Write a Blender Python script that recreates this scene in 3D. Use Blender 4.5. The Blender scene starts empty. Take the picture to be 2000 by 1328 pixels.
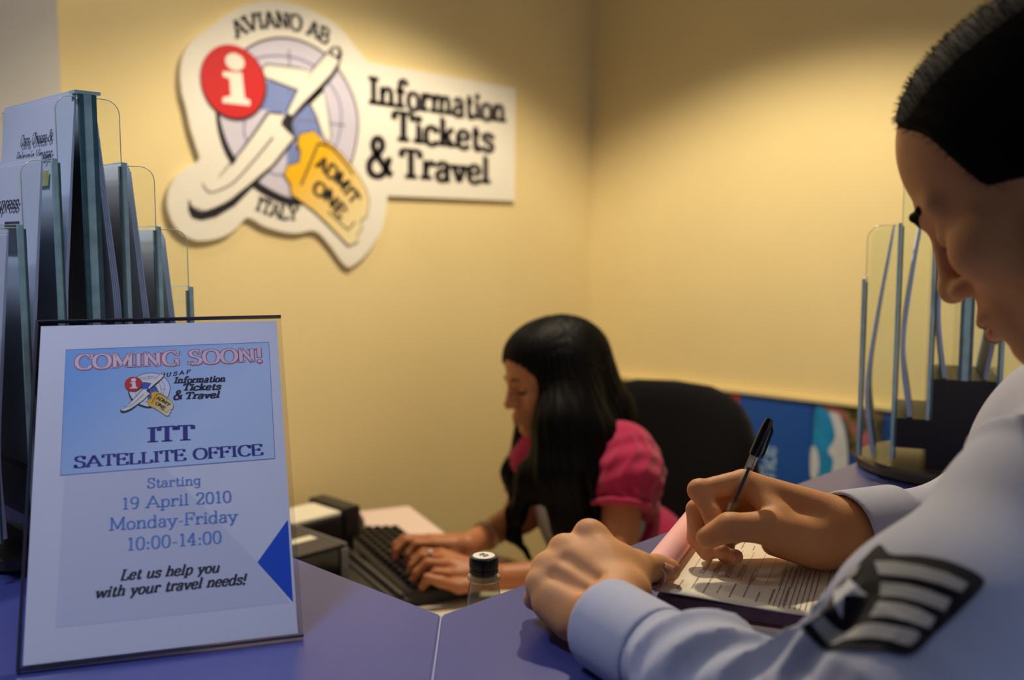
import bpy, bmesh, math, random
import numpy as np
from mathutils import Vector, Matrix
from mathutils.geometry import tessellate_polygon

random.seed(7)
rng = np.random.default_rng(7)
SC = bpy.context.scene
COL = SC.collection

# ------------------------------------------------------------------ camera
# World axes follow the room: +X runs along the sign wall, +Y along the right-hand wall.
FPX = 1900.0
YAW, PITCH = math.radians(43.8), math.atan(187 / 1900.0)
EYE = np.array([0.0, 0.0, 1.402])
FH = np.array([math.cos(YAW), math.sin(YAW), 0.0])
RT = np.array([math.sin(YAW), -math.cos(YAW), 0.0])
ZU = np.array([0.0, 0.0, 1.0])
FW = FH * math.cos(PITCH) - ZU * math.sin(PITCH)
UP = FH * math.sin(PITCH) + ZU * math.cos(PITCH)

cam = bpy.data.cameras.new('camera')
cam_o = bpy.data.objects.new('camera', cam)
COL.objects.link(cam_o)
cam.sensor_fit = 'HORIZONTAL'
cam.sensor_width = 36.0
cam.lens = 36.0 * FPX / 2000.0
cam.clip_start = 0.02
m = Matrix((RT, UP, -FW)).transposed().to_4x4()
m.translation = Vector(EYE)
cam_o.matrix_world = m
cam.dof.use_dof = True
cam.dof.focus_distance = 0.96
cam.dof.aperture_fstop = 3.5
SC.camera = cam_o

# ------------------------------------------------------------------ world, lamps, exposure
SC.view_settings.view_transform = 'Standard'
SC.view_settings.look = 'None'
SC.view_settings.gamma = 1.0
SC.view_settings.exposure = 0.0
SC.view_settings.use_curve_mapping = False

w = bpy.data.worlds.new('world')
SC.world = w
w.use_nodes = True
bg = w.node_tree.nodes['Background']
bg.inputs[0].default_value = (0.45, 0.50, 0.85, 1)
bg.inputs[1].default_value = 0.055

def lamp(name, kind, loc, target, energy, color, **kw):
    l = bpy.data.lights.new(name, kind)
    l.energy = energy
    l.color = color
    for k, v in kw.items():
        setattr(l, k, v)
    o = bpy.data.objects.new(name, l)
    COL.objects.link(o)
    o.location = loc
    d = Vector(target) - Vector(loc)
    o.rotation_euler = d.to_track_quat('-Z', 'Y').to_euler()
    return o

WARM = (1.0, 0.84, 0.60)
lamp('downlight_lamp', 'SPOT', (1.60, 1.22, 2.52), (1.60, 1.22, 0), 88, WARM, spot_size=math.radians(122), spot_blend=0.35, shadow_soft_size=0.035)
lamp('downlight_lamp', 'SPOT', (0.95, 1.70, 2.52), (0.95, 1.70, 0), 11, WARM, spot_size=math.radians(140), spot_blend=0.4, shadow_soft_size=0.05)
lamp('counter_fill_lamp', 'SPOT', (0.04, 0.98, 2.52), (0.06, 0.92, 0), 50, (0.78, 0.83, 1.0), spot_size=math.radians(66), spot_blend=0.6, shadow_soft_size=0.12)  # added cool fill aimed at the notice, kept off the man's arm

lamp('lobby_fill_lamp', 'AREA', (0.55, -1.9, 1.75), (0.40, 1.0, 1.25), 11, (0.60, 0.72, 1.0), size=1.3)  # added bluish fill from behind the camera, no known window there

# ------------------------------------------------------------------ helpers: tags, links
def link(name, me, mat=None, parent=None):
    o = bpy.data.objects.new(name, me)
    COL.objects.link(o)
    if mat is not None and me is not None:
        me.materials.clear()
        for x in (mat if isinstance(mat, (list, tuple)) else [mat]):
            me.materials.append(x)
    if parent is not None:
        o.parent = parent
    return o

def tag(o, label=None, cat=None, group=None, kind=None):
    if label: o['label'] = label
    if cat: o['category'] = cat
    if group: o['group'] = group
    if kind: o['kind'] = kind
    return o

def thing(name, label, cat, loc=(0, 0, 0), rz=0.0, group=None):
    o = bpy.data.objects.new(name, None)
    o.empty_display_size = 0.05
    COL.objects.link(o)
    o.location = loc
    o.rotation_euler = (0, 0, rz)
    bpy.context.view_layer.update()
    return tag(o, label, cat, group)

def wparent(o, p):
    """parent keeping the world placement of geometry written in world coordinates"""
    bpy.context.view_layer.update()
    o.parent = p
    o.matrix_parent_inverse = p.matrix_world.inverted()
    return o

def mesh(name, verts, faces, smooth=False):
    me = bpy.data.meshes.new(name)
    me.from_pydata([tuple(map(float, v)) for v in verts], [], [tuple(map(int, f)) for f in faces])
    me.update()
    if smooth:
        me.polygons.foreach_set('use_smooth', np.ones(len(me.polygons), bool))
    return me

def copy_tree(o, parent=None):
    c = o.copy()
    COL.objects.link(c)
    if parent is not None:
        c.parent = parent
    for ch in list(o.children):
        copy_tree(ch, c)
    return c

# ------------------------------------------------------------------ materials
def lin(c):
    return tuple(((x / 255.0) / 12.92 if x / 255.0 <= 0.04045 else ((x / 255.0 + 0.055) / 1.055) ** 2.4) for x in c)

def mat(name, rgb, rough=0.5, metal=0.0, spec=0.5, var=0.0, vscale=20.0, bump=0.0, bscale=200.0, sss=0.0, coat=0.0, sheen=0.0, emit=None, alpha=None):
    mt = bpy.data.materials.new(name)
    mt.use_nodes = True
    nt = mt.node_tree
    b = nt.nodes['Principled BSDF']
    c = lin(rgb)
    b.inputs['Base Color'].default_value = (*c, 1)
    b.inputs['Roughness'].default_value = rough
    b.inputs['Metallic'].default_value = metal
    b.inputs['Specular IOR Level'].default_value = spec
    if coat: b.inputs['Coat Weight'].default_value = coat
    if sheen: b.inputs['Sheen Weight'].default_value = sheen
    if sss:
        b.inputs['Subsurface Weight'].default_value = sss
        b.inputs['Subsurface Radius'].default_value = (0.010, 0.004, 0.002)
        b.inputs['Subsurface Scale'].default_value = 0.5
    tc = nt.nodes.new('ShaderNodeTexCoord')
    if var:
        n = nt.nodes.new('ShaderNodeTexNoise')
        n.inputs['Scale'].default_value = vscale
        n.inputs['Detail'].default_value = 5
        nt.links.new(tc.outputs['Object'], n.inputs['Vector'])
        r = nt.nodes.new('ShaderNodeMapRange')
        r.inputs[1].default_value = 0.3; r.inputs[2].default_value = 0.7
        r.inputs[3].default_value = 1 - var; r.inputs[4].default_value = 1 + var
        nt.links.new(n.outputs[0], r.inputs[0])
        mx = nt.nodes.new('ShaderNodeVectorMath'); mx.operation = 'SCALE'
        mx.inputs[0].default_value = c
        nt.links.new(r.outputs[0], mx.inputs['Scale'])
        nt.links.new(mx.outputs[0], b.inputs['Base Color'])
    if bump:
        n = nt.nodes.new('ShaderNodeTexNoise')
        n.inputs['Scale'].default_value = bscale
        n.inputs['Detail'].default_value = 3
        nt.links.new(tc.outputs['Object'], n.inputs['Vector'])
        bp = nt.nodes.new('ShaderNodeBump')
        bp.inputs['Strength'].default_value = bump
        bp.inputs['Distance'].default_value = 0.002
        nt.links.new(n.outputs[0], bp.inputs['Height'])
        nt.links.new(bp.outputs[0], b.inputs['Normal'])
    return mt

def clear_mat(name, rgb, rough=0.03, gloss=1.0, haze=0.0):
    """thin clear sheet: tinted see-through with a Fresnel reflection"""
    mt = bpy.data.materials.new(name)
    mt.use_nodes = True
    nt = mt.node_tree
    nt.nodes.remove(nt.nodes['Principled BSDF'])
    out = nt.nodes['Material Output']
    t = nt.nodes.new('ShaderNodeBsdfTransparent'); t.inputs[0].default_value = (*rgb, 1)
    g = nt.nodes.new('ShaderNodeBsdfGlossy'); g.inputs['Roughness'].default_value = rough
    f = nt.nodes.new('ShaderNodeFresnel'); f.inputs[0].default_value = 1.35
    mu = nt.nodes.new('ShaderNodeMath'); mu.operation = 'MULTIPLY'; mu.inputs[1].default_value = gloss
    nt.links.new(f.outputs[0], mu.inputs[0])
    ge = nt.nodes.new('ShaderNodeNewGeometry')
    iv = nt.nodes.new('ShaderNodeMath'); iv.operation = 'SUBTRACT'; iv.inputs[0].default_value = 1.0
    m2 = nt.nodes.new('ShaderNodeMath'); m2.operation = 'MULTIPLY'; m2.use_clamp = True
    nt.links.new(ge.outputs['Backfacing'], iv.inputs[1]); nt.links.new(mu.outputs[0], m2.inputs[0]); nt.links.new(iv.outputs[0], m2.inputs[1])
    mx = nt.nodes.new('ShaderNodeMixShader')
    nt.links.new(m2.outputs[0], mx.inputs[0]); nt.links.new(t.outputs[0], mx.inputs[1]); nt.links.new(g.outputs[0], mx.inputs[2])
    if haze:
        df = nt.nodes.new('ShaderNodeBsdfDiffuse'); df.inputs[0].default_value = (.8, .8, .8, 1)
        m3 = nt.nodes.new('ShaderNodeMixShader'); m3.inputs[0].default_value = haze
        nt.links.new(mx.outputs[0], m3.inputs[1]); nt.links.new(df.outputs[0], m3.inputs[2])
        mx = m3
    nt.links.new(mx.outputs[0], out.inputs[0])
    return mt

M = {}
M['wall'] = mat('yellow_wall_paint', (236, 216, 160), 0.75, spec=0.25, var=0.03, vscale=3, bump=0.15, bscale=350)
M['greywall'] = mat('grey_wall_paint', (205, 203, 196), 0.8, spec=0.2, var=0.03, vscale=4, bump=0.15, bscale=300)
M['floor'] = mat('floor_vinyl', (120, 112, 100), 0.5, var=0.08, vscale=6)
M['ceil'] = mat('ceiling_paint', (225, 222, 212), 0.9, bump=0.1)
M['lam'] = mat('blue_laminate', (58, 65, 130), 0.30, spec=0.6, var=0.05, vscale=9, bump=0.06, bscale=600)
M['lamedge'] = mat('laminate_edge', (150, 156, 190), 0.4)
M['panel'] = mat('counter_panel', (150, 150, 160), 0.5, var=0.03)
M['desk'] = mat('beige_desk_laminate', (226, 214, 190), 0.5, var=0.03, vscale=6)
M['white'] = mat('white_board', (238, 234, 222), 0.5, spec=0.3, var=0.01)
M['paper'] = mat('white_paper', (226, 228, 238), 0.65, spec=0.25, var=0.015, vscale=30)
M['cream'] = mat('cream_paper', (238, 230, 208), 0.7, spec=0.2, var=0.02, vscale=30)
M['ink'] = mat('black_ink', (28, 22, 34), 0.5)
M['inkgrey'] = mat('grey_ink', (120, 122, 140), 0.6)
M['red'] = mat('badge_red', (205, 28, 34), 0.45)
M['lav'] = mat('globe_lavender', (206, 202, 222), 0.5, var=0.05, vscale=8)
M['globeblue'] = mat('globe_blue', (120, 138, 196), 0.5, var=0.08, vscale=10)
M['gridline'] = mat('globe_gridline', (120, 120, 160), 0.5)
M['acry'] = clear_mat('clear_acrylic', (0.965, 0.985, 0.978))
M['acryplain'] = clear_mat('plain_acrylic', (0.94, 0.94, 0.96), gloss=0.3)
M['edge'] = mat('acrylic_green_edge', (176, 214, 212), 0.15, spec=0.6, var=0.15, vscale=60)
M['edgedark'] = mat('acrylic_dark_edge', (70, 108, 114), 0.15, spec=0.6, var=0.2, vscale=60)
M['black'] = mat('black_plastic', (22, 21, 26), 0.42)
M['blackgloss'] = mat('black_gloss_plastic', (14, 13, 17), 0.2)
M['darkgrey'] = mat('dark_grey_plastic', (58, 56, 60), 0.45, var=0.05)
M['grey'] = mat('grey_plastic', (120, 116, 116), 0.4)
M['silver'] = mat('brushed_silver', (200, 195, 185), 0.3, metal=1.0)
M['brass'] = mat('brass', (200, 160, 90), 0.3, metal=1.0)

# ------------------------------------------------------------------ pixel/plane helpers used once to place things in the room
def ray(x, y):
    return FW + RT * (x - 1000) / FPX - UP * (y - 664) / FPX
def P(x, y, t):
    return EYE + t * ray(x, y)
def onz(x, y, z):
    r = ray(x, y); return EYE + r * (z - EYE[2]) / r[2]
def onx(x, y, X):
    r = ray(x, y); return EYE + r * X / r[0]
def ony(x, y, Y):
    r = ray(x, y); return EYE + r * Y / r[1]

# ------------------------------------------------------------------ shape helpers
def box_bm(bm, x0, x1, y0, y1, z0, z1):
    v = [bm.verts.new((x, y, z)) for z in (z0, z1) for y in (y0, y1) for x in (x0, x1)]
    for f in ((0, 2, 3, 1), (4, 5, 7, 6), (0, 1, 5, 4), (2, 6, 7, 3), (0, 4, 6, 2), (1, 3, 7, 5)):
        bm.faces.new([v[i] for i in f])

def boxes(name, bl, mt, parent=None, bevel=0.0, smooth=False):
    bm = bmesh.new()
    for b in bl: box_bm(bm, *b)
    if bevel:
        bmesh.ops.bevel(bm, geom=list(bm.edges), offset=bevel, segments=2, affect='EDGES', profile=0.6)
    me = bpy.data.meshes.new(name); bm.to_mesh(me); bm.free()
    if smooth:
        me.polygons.foreach_set('use_smooth', np.ones(len(me.polygons), bool))
    return link(name, me, mt, parent)

def lathe(name, prof, mt, parent=None, n=32, loc=(0, 0, 0), axis=None, smooth=True):
    """prof: (radius, height) pairs"""
    vs, fs = [], []
    for r, h in prof:
        for i in range(n):
            a = 2 * math.pi * i / n
            vs.append((r * math.cos(a), r * math.sin(a), h))
    for j in range(len(prof) - 1):
        for i in range(n):
            k = (i + 1) % n
            fs.append((j * n + i, j * n + k, (j + 1) * n + k, (j + 1) * n + i))
    fs.append(tuple(range(n))[::-1]); fs.append(tuple((len(prof) - 1) * n + i for i in range(n)))
    vs = np.array(vs)
    if axis is not None:
        q = Vector((0, 0, 1)).rotation_difference(Vector(axis)).to_matrix()
        vs = vs @ np.array(q).T
    vs = vs + np.array(loc)
    me = mesh(name, vs, fs)
    if smooth:
        me.polygons.foreach_set('use_smooth', np.ones(len(me.polygons), bool))
        try: me.set_sharp_from_angle(angle=math.radians(35))
        except Exception: pass
    return link(name, me, mt, parent)

def tube(name, pts, r, mt, parent=None, n=10, closed=False):
    pts = [np.array(p, float) for p in pts]
    rs = r if isinstance(r, (list, tuple)) else [r] * len(pts)
    vs, fs = [], []
    N = len(pts); prev = None
    for i, p in enumerate(pts):
        a = pts[(i - 1) % N] if (closed or i > 0) else p
        b = pts[(i + 1) % N] if (closed or i < N - 1) else p
        t = b - a; t /= np.linalg.norm(t)
        if prev is None:
            h = np.array([0, 0, 1.0]) if abs(t[2]) < .9 else np.array([1.0, 0, 0])
            u = np.cross(t, h)
        else:
            u = prev - t * (prev @ t)
        u /= np.linalg.norm(u); prev = u
        v = np.cross(t, u)
        for k in range(n):
            an = 2 * math.pi * k / n
            vs.append(p + rs[i] * (u * math.cos(an) + v * math.sin(an)))
    for i in range(N if closed else N - 1):
        j = (i + 1) % N
        for k in range(n):
            l = (k + 1) % n
            fs.append((i * n + k, i * n + l, j * n + l, j * n + k))
    if not closed:
        fs.append(tuple(range(n))[::-1]); fs.append(tuple((N - 1) * n + k for k in range(n)))
    return link(name, mesh(name, vs, fs, True), mt, parent)

def crom(pts, sub=8, closed=False):
    """Catmull-Rom through points (any dimension)"""
    P_ = [np.array(p, float) for p in pts]
    n = len(P_); out = []
    rngi = range(n) if closed else range(n - 1)
    for i in rngi:
        p0 = P_[(i - 1) % n] if (closed or i > 0) else 2 * P_[0] - P_[1]
        p1 = P_[i]; p2 = P_[(i + 1) % n]
        p3 = P_[(i + 2) % n] if (closed or i + 2 < n) else 2 * P_[-1] - P_[-2]
        for s in range(sub):
            t = s / sub
            out.append(0.5 * ((2 * p1) + (-p0 + p2) * t + (2 * p0 - 5 * p1 + 4 * p2 - p3) * t * t + (-p0 + 3 * p1 - 3 * p2 + p3) * t ** 3))
    if not closed: out.append(P_[-1])
    return out

# flat artwork: 2D polygons / ribbons collected, then mapped to 3D by a function f(x, y, h)
class Art:
    def __init__(s): s.v = []; s.f = []
    def poly(s, pts):
        pts = [tuple(p[:2]) for p in pts]
        b = len(s.v); s.v += pts
        area = sum(pts[i][0] * pts[(i + 1) % len(pts)][1] - pts[(i + 1) % len(pts)][0] * pts[i][1] for i in range(len(pts)))
        for t in tessellate_polygon([[Vector((x, y, 0)) for x, y in pts]]):
            s.f.append(tuple(b + i for i in t))
    def ribbon(s, pts, w0, w1=None, closed=False):
        pts = [np.array(p[:2], float) for p in pts]
        N = len(pts); b = len(s.v)
        for i, p in enumerate(pts):
            a = pts[(i - 1) % N] if (closed or i > 0) else p
            c = pts[(i + 1) % N] if (closed or i < N - 1) else p
            t = c - a; t /= (np.linalg.norm(t) + 1e-9)
            q = np.array([-t[1], t[0]])
            if callable(w0): wd = w0(i / max(1, N - 1))
            else: wd = w0 if w1 is None else w0 + (w1 - w0) * i / (N - 1)
            s.v += [tuple(p + q * wd / 2), tuple(p - q * wd / 2)]
        for i in range(N if closed else N - 1):
            j = (i + 1) % N
            s.f.append((b + 2 * i, b + 2 * i + 1, b + 2 * j + 1, b + 2 * j))
    def stroke(s, pts, wf):
        """ribbon whose width depends on direction: wf(dx,dy)"""
        pts = [np.array(p[:2], float) for p in pts]
        N = len(pts); b = len(s.v)
        for i, p in enumerate(pts):
            a = pts[i - 1] if i > 0 else p
            c = pts[i + 1] if i < N - 1 else p
            t = c - a; t /= (np.linalg.norm(t) + 1e-9)
            q = np.array([-t[1], t[0]]); wd = wf(t)
            s.v += [tuple(p + q * wd / 2), tuple(p - q * wd / 2)]
        for i in range(N - 1):
            s.f.append((b + 2 * i, b + 2 * i + 1, b + 2 * i + 3, b + 2 * i + 2))
    def add(s, o, fn=lambda p: p):
        b = len(s.v); s.v += [tuple(fn(p)) for p in o.v]; s.f += [tuple(b + i for i in f) for f in o.f]
    def disc(s, c, rx, ry=None, n=48):
        ry = ry or rx
        s.poly([(c[0] + rx * math.cos(2 * math.pi * i / n), c[1] + ry * math.sin(2 * math.pi * i / n)) for i in range(n)])
    def build(s, name, fn, mt, parent=None, nrm=None):
        vs = [fn(x, y) for x, y in s.v]
        fs = []
        for f in s.f:
            if nrm is not None and len(f) >= 3:
                a, b_, c = (np.array(vs[i]) for i in f[:3])
                if np.dot(np.cross(b_ - a, c - a), nrm) < 0: f = f[::-1]
            fs.append(f)
        return link(name, mesh(name, vs, fs), mt, parent)

def slab(name, outline, fn, thick, nrm, mt, parent=None):
    """outline polygon extruded back by thick along -nrm"""
    pts = [np.array(fn(*p[:2])) for p in outline]
    n = len(pts); nrm = np.array(nrm)
    vs = pts + [p - nrm * thick for p in pts]
    fs = []
    for t in tessellate_polygon([[Vector((p[0], p[1], 0)) for p in outline]]):
        a, b, c = (vs[i] for i in t)
        if np.dot(np.cross(b - a, c - a), nrm) < 0: t = t[::-1]
        fs.append(tuple(t)); fs.append(tuple(i + n for i in t[::-1]))
    for i in range(n):
        fs.append((i, (i + 1) % n, n + (i + 1) % n, n + i))
    me = mesh(name, vs, fs)
    bm = bmesh.new(); bm.from_mesh(me); bmesh.ops.recalc_face_normals(bm, faces=bm.faces); bm.to_mesh(me); bm.free()
    return link(name, me, mt, parent)

# ------------------------------------------------------------------ lettering: a small slab-serif stroke alphabet
# per glyph: width | strokes ; "~" = curve through the points, "_" = serif centred there
G = {
'A': '.86|.06,0 .42,1;.42,1 .8,0;.2,.33 .66,.33;_.08,0;_.78,0',
'B': '.74|.14,0 .14,1;~.14,1 .45,1 .6,.88 .6,.66 .45,.53 .14,.53;~.14,.53 .48,.53 .66,.42 .66,.14 .48,0 .14,0;_.1,0;_.1,1',
'C': '.78|~.7,.78 .6,.95 .42,1 .2,.9 .09,.65 .09,.35 .2,.1 .42,0 .6,.05 .71,.22;.71,.7 .71,1',
'D': '.84|.14,0 .14,1;~.14,1 .42,1 .65,.88 .75,.62 .75,.38 .65,.12 .42,0 .14,0;_.1,0;_.1,1',
'E': '.72|.14,0 .14,1;.08,1 .62,1;.14,.52 .48,.52;.08,0 .66,0;.62,.78 .62,1;.66,0 .66,.24;.48,.4 .48,.64',
'F': '.68|.14,0 .14,1;.08,1 .62,1;.14,.52 .48,.52;_.15,0;.62,.76 .62,1;.48,.4 .48,.64',
'G': '.84|~.7,.78 .6,.95 .42,1 .2,.9 .09,.65 .09,.35 .2,.1 .42,0 .6,.05 .7,.18;.7,.0 .7,.42;.71,.7 .71,1;.54,.42 .82,.42',
'H': '.86|.16,0 .16,1;.7,0 .7,1;.16,.52 .7,.52;_.16,0;_.16,1;_.7,0;_.7,1',
'I': '.42|.21,0 .21,1;_.21,0;_.21,1',
'L': '.68|.16,0 .16,1;.06,0 .62,0;.62,0 .62,.28;_.16,1',
'M': '1.02|.15,0 .15,1;.15,1 .5,.12;.5,.12 .85,1;.85,1 .85,0;_.13,0;_.87,0;.04,1 .18,1;.82,1 .96,1',
'N': '.88|.15,0 .15,1;.15,1 .7,0;.7,0 .7,1;_.14,0;.04,1 .18,1;_.7,1',
'O': '.86|~.43,1 .2,.9 .09,.65 .09,.35 .2,.1 .43,0 .66,.1 .77,.35 .77,.65 .66,.9 .43,1',
'S': '.66|~.55,.76 .48,.94 .32,1 .15,.93 .1,.75 .2,.59 .42,.49 .56,.36 .56,.16 .45,.03 .3,0 .15,.06 .08,.24;.56,.72 .56,1;.08,0 .08,.28',
'T': '.76|.38,0 .38,1;.05,1 .71,1;_.38,0;.06,.74 .06,1;.7,.74 .7,1',
'U': '.86|~.16,1 .16,.3 .22,.1 .43,0 .62,.1 .7,.3 .7,1;_.16,1;_.7,1',
'V': '.84|.08,1 .42,0;.42,0 .76,1;_.1,1;_.74,1',
'Y': '.8|.06,1 .4,.45;.74,1 .4,.45;.4,.45 .4,0;_.1,1;_.7,1;_.4,0',
'a': '.6|~.1,.5 .2,.64 .36,.64 .44,.5 .44,.08;~.44,.38 .24,.36 .1,.26 .09,.12 .2,0 .34,.03 .44,.16;.42,.02 .56,.02',
'b': '.64|.16,0 .16,1;~.16,.45 .28,.62 .42,.64 .55,.5 .55,.16 .42,.01 .28,.02 .16,.18;.06,1 .18,1',
'c': '.56|~.46,.48 .38,.62 .26,.64 .12,.52 .08,.32 .12,.12 .26,0 .4,.03 .5,.16;.46,.44 .46,.64',
'd': '.66|.5,0 .5,1;~.5,.45 .4,.62 .25,.64 .11,.5 .09,.16 .22,.01 .38,.02 .5,.18;.38,1 .52,1;.48,.02 .62,.02',
'e': '.58|.1,.34 .48,.34;~.48,.34 .46,.54 .34,.64 .22,.63 .11,.5 .08,.3 .12,.12 .26,0 .4,.03 .5,.16',
'f': '.5|~.5,.84 .46,.97 .36,1.02 .26,.96 .22,.8 .22,0;.04,.62 .44,.62;_.22,0',
'g': '.64|~.48,.5 .38,.62 .25,.64 .11,.5 .1,.22 .22,.08 .38,.09 .48,.22;~.48,.64 .48,-.05 .42,-.22 .26,-.28 .12,-.2;.46,.62 .6,.62',
'h': '.68|.15,0 .15,1;~.15,.42 .26,.6 .4,.64 .51,.52 .52,0;.05,1 .16,1;_.15,0;_.52,0',
'i': '.34|.17,0 .17,.63;_.17,0;.06,.63 .18,.63;~.17,.86 .171,.93',
'k': '.66|.15,0 .15,1;.15,.28 .48,.62;.28,.4 .54,0;.05,1 .16,1;_.15,0;.38,.63 .58,.63;_.54,0',
'l': '.34|.17,0 .17,1;.06,1 .18,1;_.17,0',
'm': '1.0|.14,0 .14,.63;~.14,.42 .24,.6 .36,.64 .46,.52 .47,0;~.47,.42 .57,.6 .7,.64 .8,.52 .81,0;.04,.63 .15,.63;_.14,0;_.47,0;_.81,0',
'n': '.68|.15,0 .15,.63;~.15,.42 .26,.6 .4,.64 .51,.52 .52,0;.05,.63 .16,.63;_.15,0;_.52,0',
'o': '.6|~.3,.64 .14,.55 .08,.32 .14,.09 .3,0 .46,.09 .52,.32 .46,.55 .3,.64',
'p': '.66|.16,-.3 .16,.63;~.16,.45 .28,.62 .42,.64 .55,.5 .55,.16 .42,.01 .28,.02 .16,.18;.06,.63 .17,.63;_.16,-.3',
'r': '.5|.15,0 .15,.63;~.15,.4 .24,.58 .35,.64 .45,.58;.05,.63 .16,.63;_.16,0;.45,.48 .45,.62',
's': '.52|~.42,.5 .34,.62 .24,.64 .12,.57 .12,.43 .26,.34 .42,.26 .43,.1 .32,0 .2,.01 .1,.14;.43,.46 .43,.64;.09,0 .09,.16',
't': '.44|~.2,.86 .2,.14 .26,.01 .36,.03 .42,.14;.06,.62 .38,.62',
'u': '.68|~.15,.63 .15,.14 .25,.01 .4,.04 .52,.2;.52,0 .52,.63;.05,.63 .16,.63;.42,.63 .53,.63;.51,.02 .64,.02',
'v': '.62|.08,.63 .31,0;.31,0 .54,.63;_.1,.63;_.52,.63',
'w': '.9|.06,.63 .25,0;.25,0 .45,.6;.45,.6 .65,0;.65,0 .84,.63;_.08,.63;_.82,.63',
'y': '.62|.08,.63 .32,.02;~.54,.63 .32,.02 .22,-.22 .1,-.26;_.1,.63;_.52,.63',
'x': '.62|.08,.63 .52,0;.52,.63 .08,0;_.1,.63;_.5,.63;_.1,0;_.5,0',
'0': '.62|~.31,1 .15,.88 .09,.5 .15,.12 .31,0 .47,.12 .53,.5 .47,.88 .31,1',
'1': '.5|.26,0 .26,1;.12,.86 .26,1;_.26,0',
'2': '.62|~.1,.76 .18,.96 .34,1 .5,.88 .48,.64 .3,.36 .1,.04;.08,.02 .54,.02;.54,0 .54,.2',
'4': '.64|.4,0 .4,1;.4,1 .06,.3;.06,.3 .56,.3;_.4,0',
'9': '.62|~.5,.56 .36,.44 .18,.48 .09,.68 .16,.92 .32,1 .48,.88 .52,.6 .46,.22 .32,.02 .14,.06',
'!': '.34|.17,.3 .17,1;~.17,.02 .171,.1',
'&': '.92|~.84,.02 .56,.32 .26,.72 .28,.92 .42,1 .55,.9 .52,.72 .3,.54 .1,.34 .12,.1 .34,0 .58,.1 .76,.44;.66,.44 .86,.44',
'-': '.44|.08,.34 .36,.34', ':': '.3|~.15,.06 .151,.14;~.15,.5 .151,.58', ',': '.28|.15,.1 .08,-.14', '.': '.28|~.14,.02 .141,.1', ' ': '.4|', "'": '.2|.1,.8 .1,1',
}
def text_art(txt, weight=0.16, thin=0.6, serif=0.32, slant=0.0, track=0.0):
    """art with baseline on y=0, cap height 1; returns (art, width)"""
    A = Art(); x0 = 0.0
    wf = lambda t: weight * (thin + (1 - thin) * abs(t[1]))
    for ch in txt:
        w_, _, st = G[ch].partition('|')
        a = Art()
        for s_ in filter(None, st.split(';')):
            if s_[0] == '_':
                x, y = map(float, s_[1:].split(','))
                if serif:
                    y2 = y + (weight * thin / 2 if y < .2 else -weight * thin / 2)
                    a.stroke([(x - serif / 2, y2), (x + serif / 2, y2)], lambda t: weight * max(thin, .35))
                continue
            cur = s_[0] == '~'
            pts = [tuple(map(float, q.split(','))) for q in s_.lstrip('~').split()]
            if cur and len(pts) == 2:
                a.disc(pts[0], weight * .62, n=12); continue
            if cur: pts = crom(pts, 5)
            a.stroke(pts, wf)
        A.add(a, lambda p: (p[0] + x0 + slant * p[1], p[1]))
        x0 += float(w_) + track
    return A, x0 - track
# ================================================================== ROOM
Y1, X1, ZC, ZT = 2.10, 2.575, 2.60, 1.07          # sign wall, right-hand wall, ceiling, counter top
XL = 0.839                                          # where the grey pier ends
struct = lambda o: tag(o, kind='structure')
struct(boxes('floor', [(-2.2, X1 + .1, -2.0, Y1 + .1, -0.05, 0)], M['floor']))
struct(boxes('ceiling', [(-0.3, X1 + .1, -0.3, Y1 + .1, ZC, ZC + 0.05)], M['ceil']))
struct(boxes('wall_back', [(0.2, X1 + .1, Y1, Y1 + 0.1, 0, ZC)], M['wall']))
struct(boxes('wall_right', [(X1, X1 + 0.1, -2.0, Y1, 0, ZC)], M['wall']))
pl = onx(116, 100, 0.55)                            # grey pier in front of the sign wall, left
YP = 2.02
xp = ony(116, 100, YP)[0]
struct(boxes('wall_left', [(-2.2, xp, YP, Y1 - 0.001, 0, ZC)], M['greywall']))

# ================================================================== COUNTER (two mitred sections)
IN = (0.568, 0.633); CWD = 0.40
OUT = (IN[0] - CWD, IN[1] - CWD)
TH = 0.028
def prism(name, poly, z0, z1, mt, parent=None, bevel=0.0):
    n = len(poly)
    bm = bmesh.new()
    a = [bm.verts.new((x, y, z0)) for x, y in poly]; b = [bm.verts.new((x, y, z1)) for x, y in poly]
    bm.faces.new(a[::-1]); bm.faces.new(b)
    for i in range(n):
        bm.faces.new((a[i], a[(i + 1) % n], b[(i + 1) % n], b[i]))
    bmesh.ops.recalc_face_normals(bm, faces=bm.faces)
    if bevel: bmesh.ops.bevel(bm, geom=list(bm.edges), offset=bevel, segments=2, affect='EDGES')
    me = bpy.data.meshes.new(name); bm.to_mesh(me); bm.free()
    return link(name, me, mt, parent)
g = 0.0010 / math.sqrt(2)
yL = YP - 0.002
cl = thing('counter_section', 'blue laminate counter section under the white notice and the left leaflet rack', 'counter', (0.37, 1.2, 0))
cr = thing('counter_section', 'blue laminate counter section under the receipt pad and the resting arms', 'counter', (1.4, 0.43, 0))
for o, poly, in ((cl, [(OUT[0] - g, OUT[1] + g), (IN[0] - g, IN[1] + g), (IN[0], yL), (OUT[0], yL)]),
                 (cr, [(OUT[0] + g, OUT[1] - g), (X1 - .002, OUT[1]), (X1 - .002, IN[1]), (IN[0] + g, IN[1] - g)])):
    wparent(prism('worktop', poly, ZT - TH, ZT, M['lam'], None, 0.0012), o)
wparent(prism('front_panel', [(OUT[0] + .06, OUT[1] + .10), (OUT[0] + .085, OUT[1] + .10), (OUT[0] + .085, yL), (OUT[0] + .06, yL)], 0, ZT - TH, M['panel']), cl)
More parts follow.
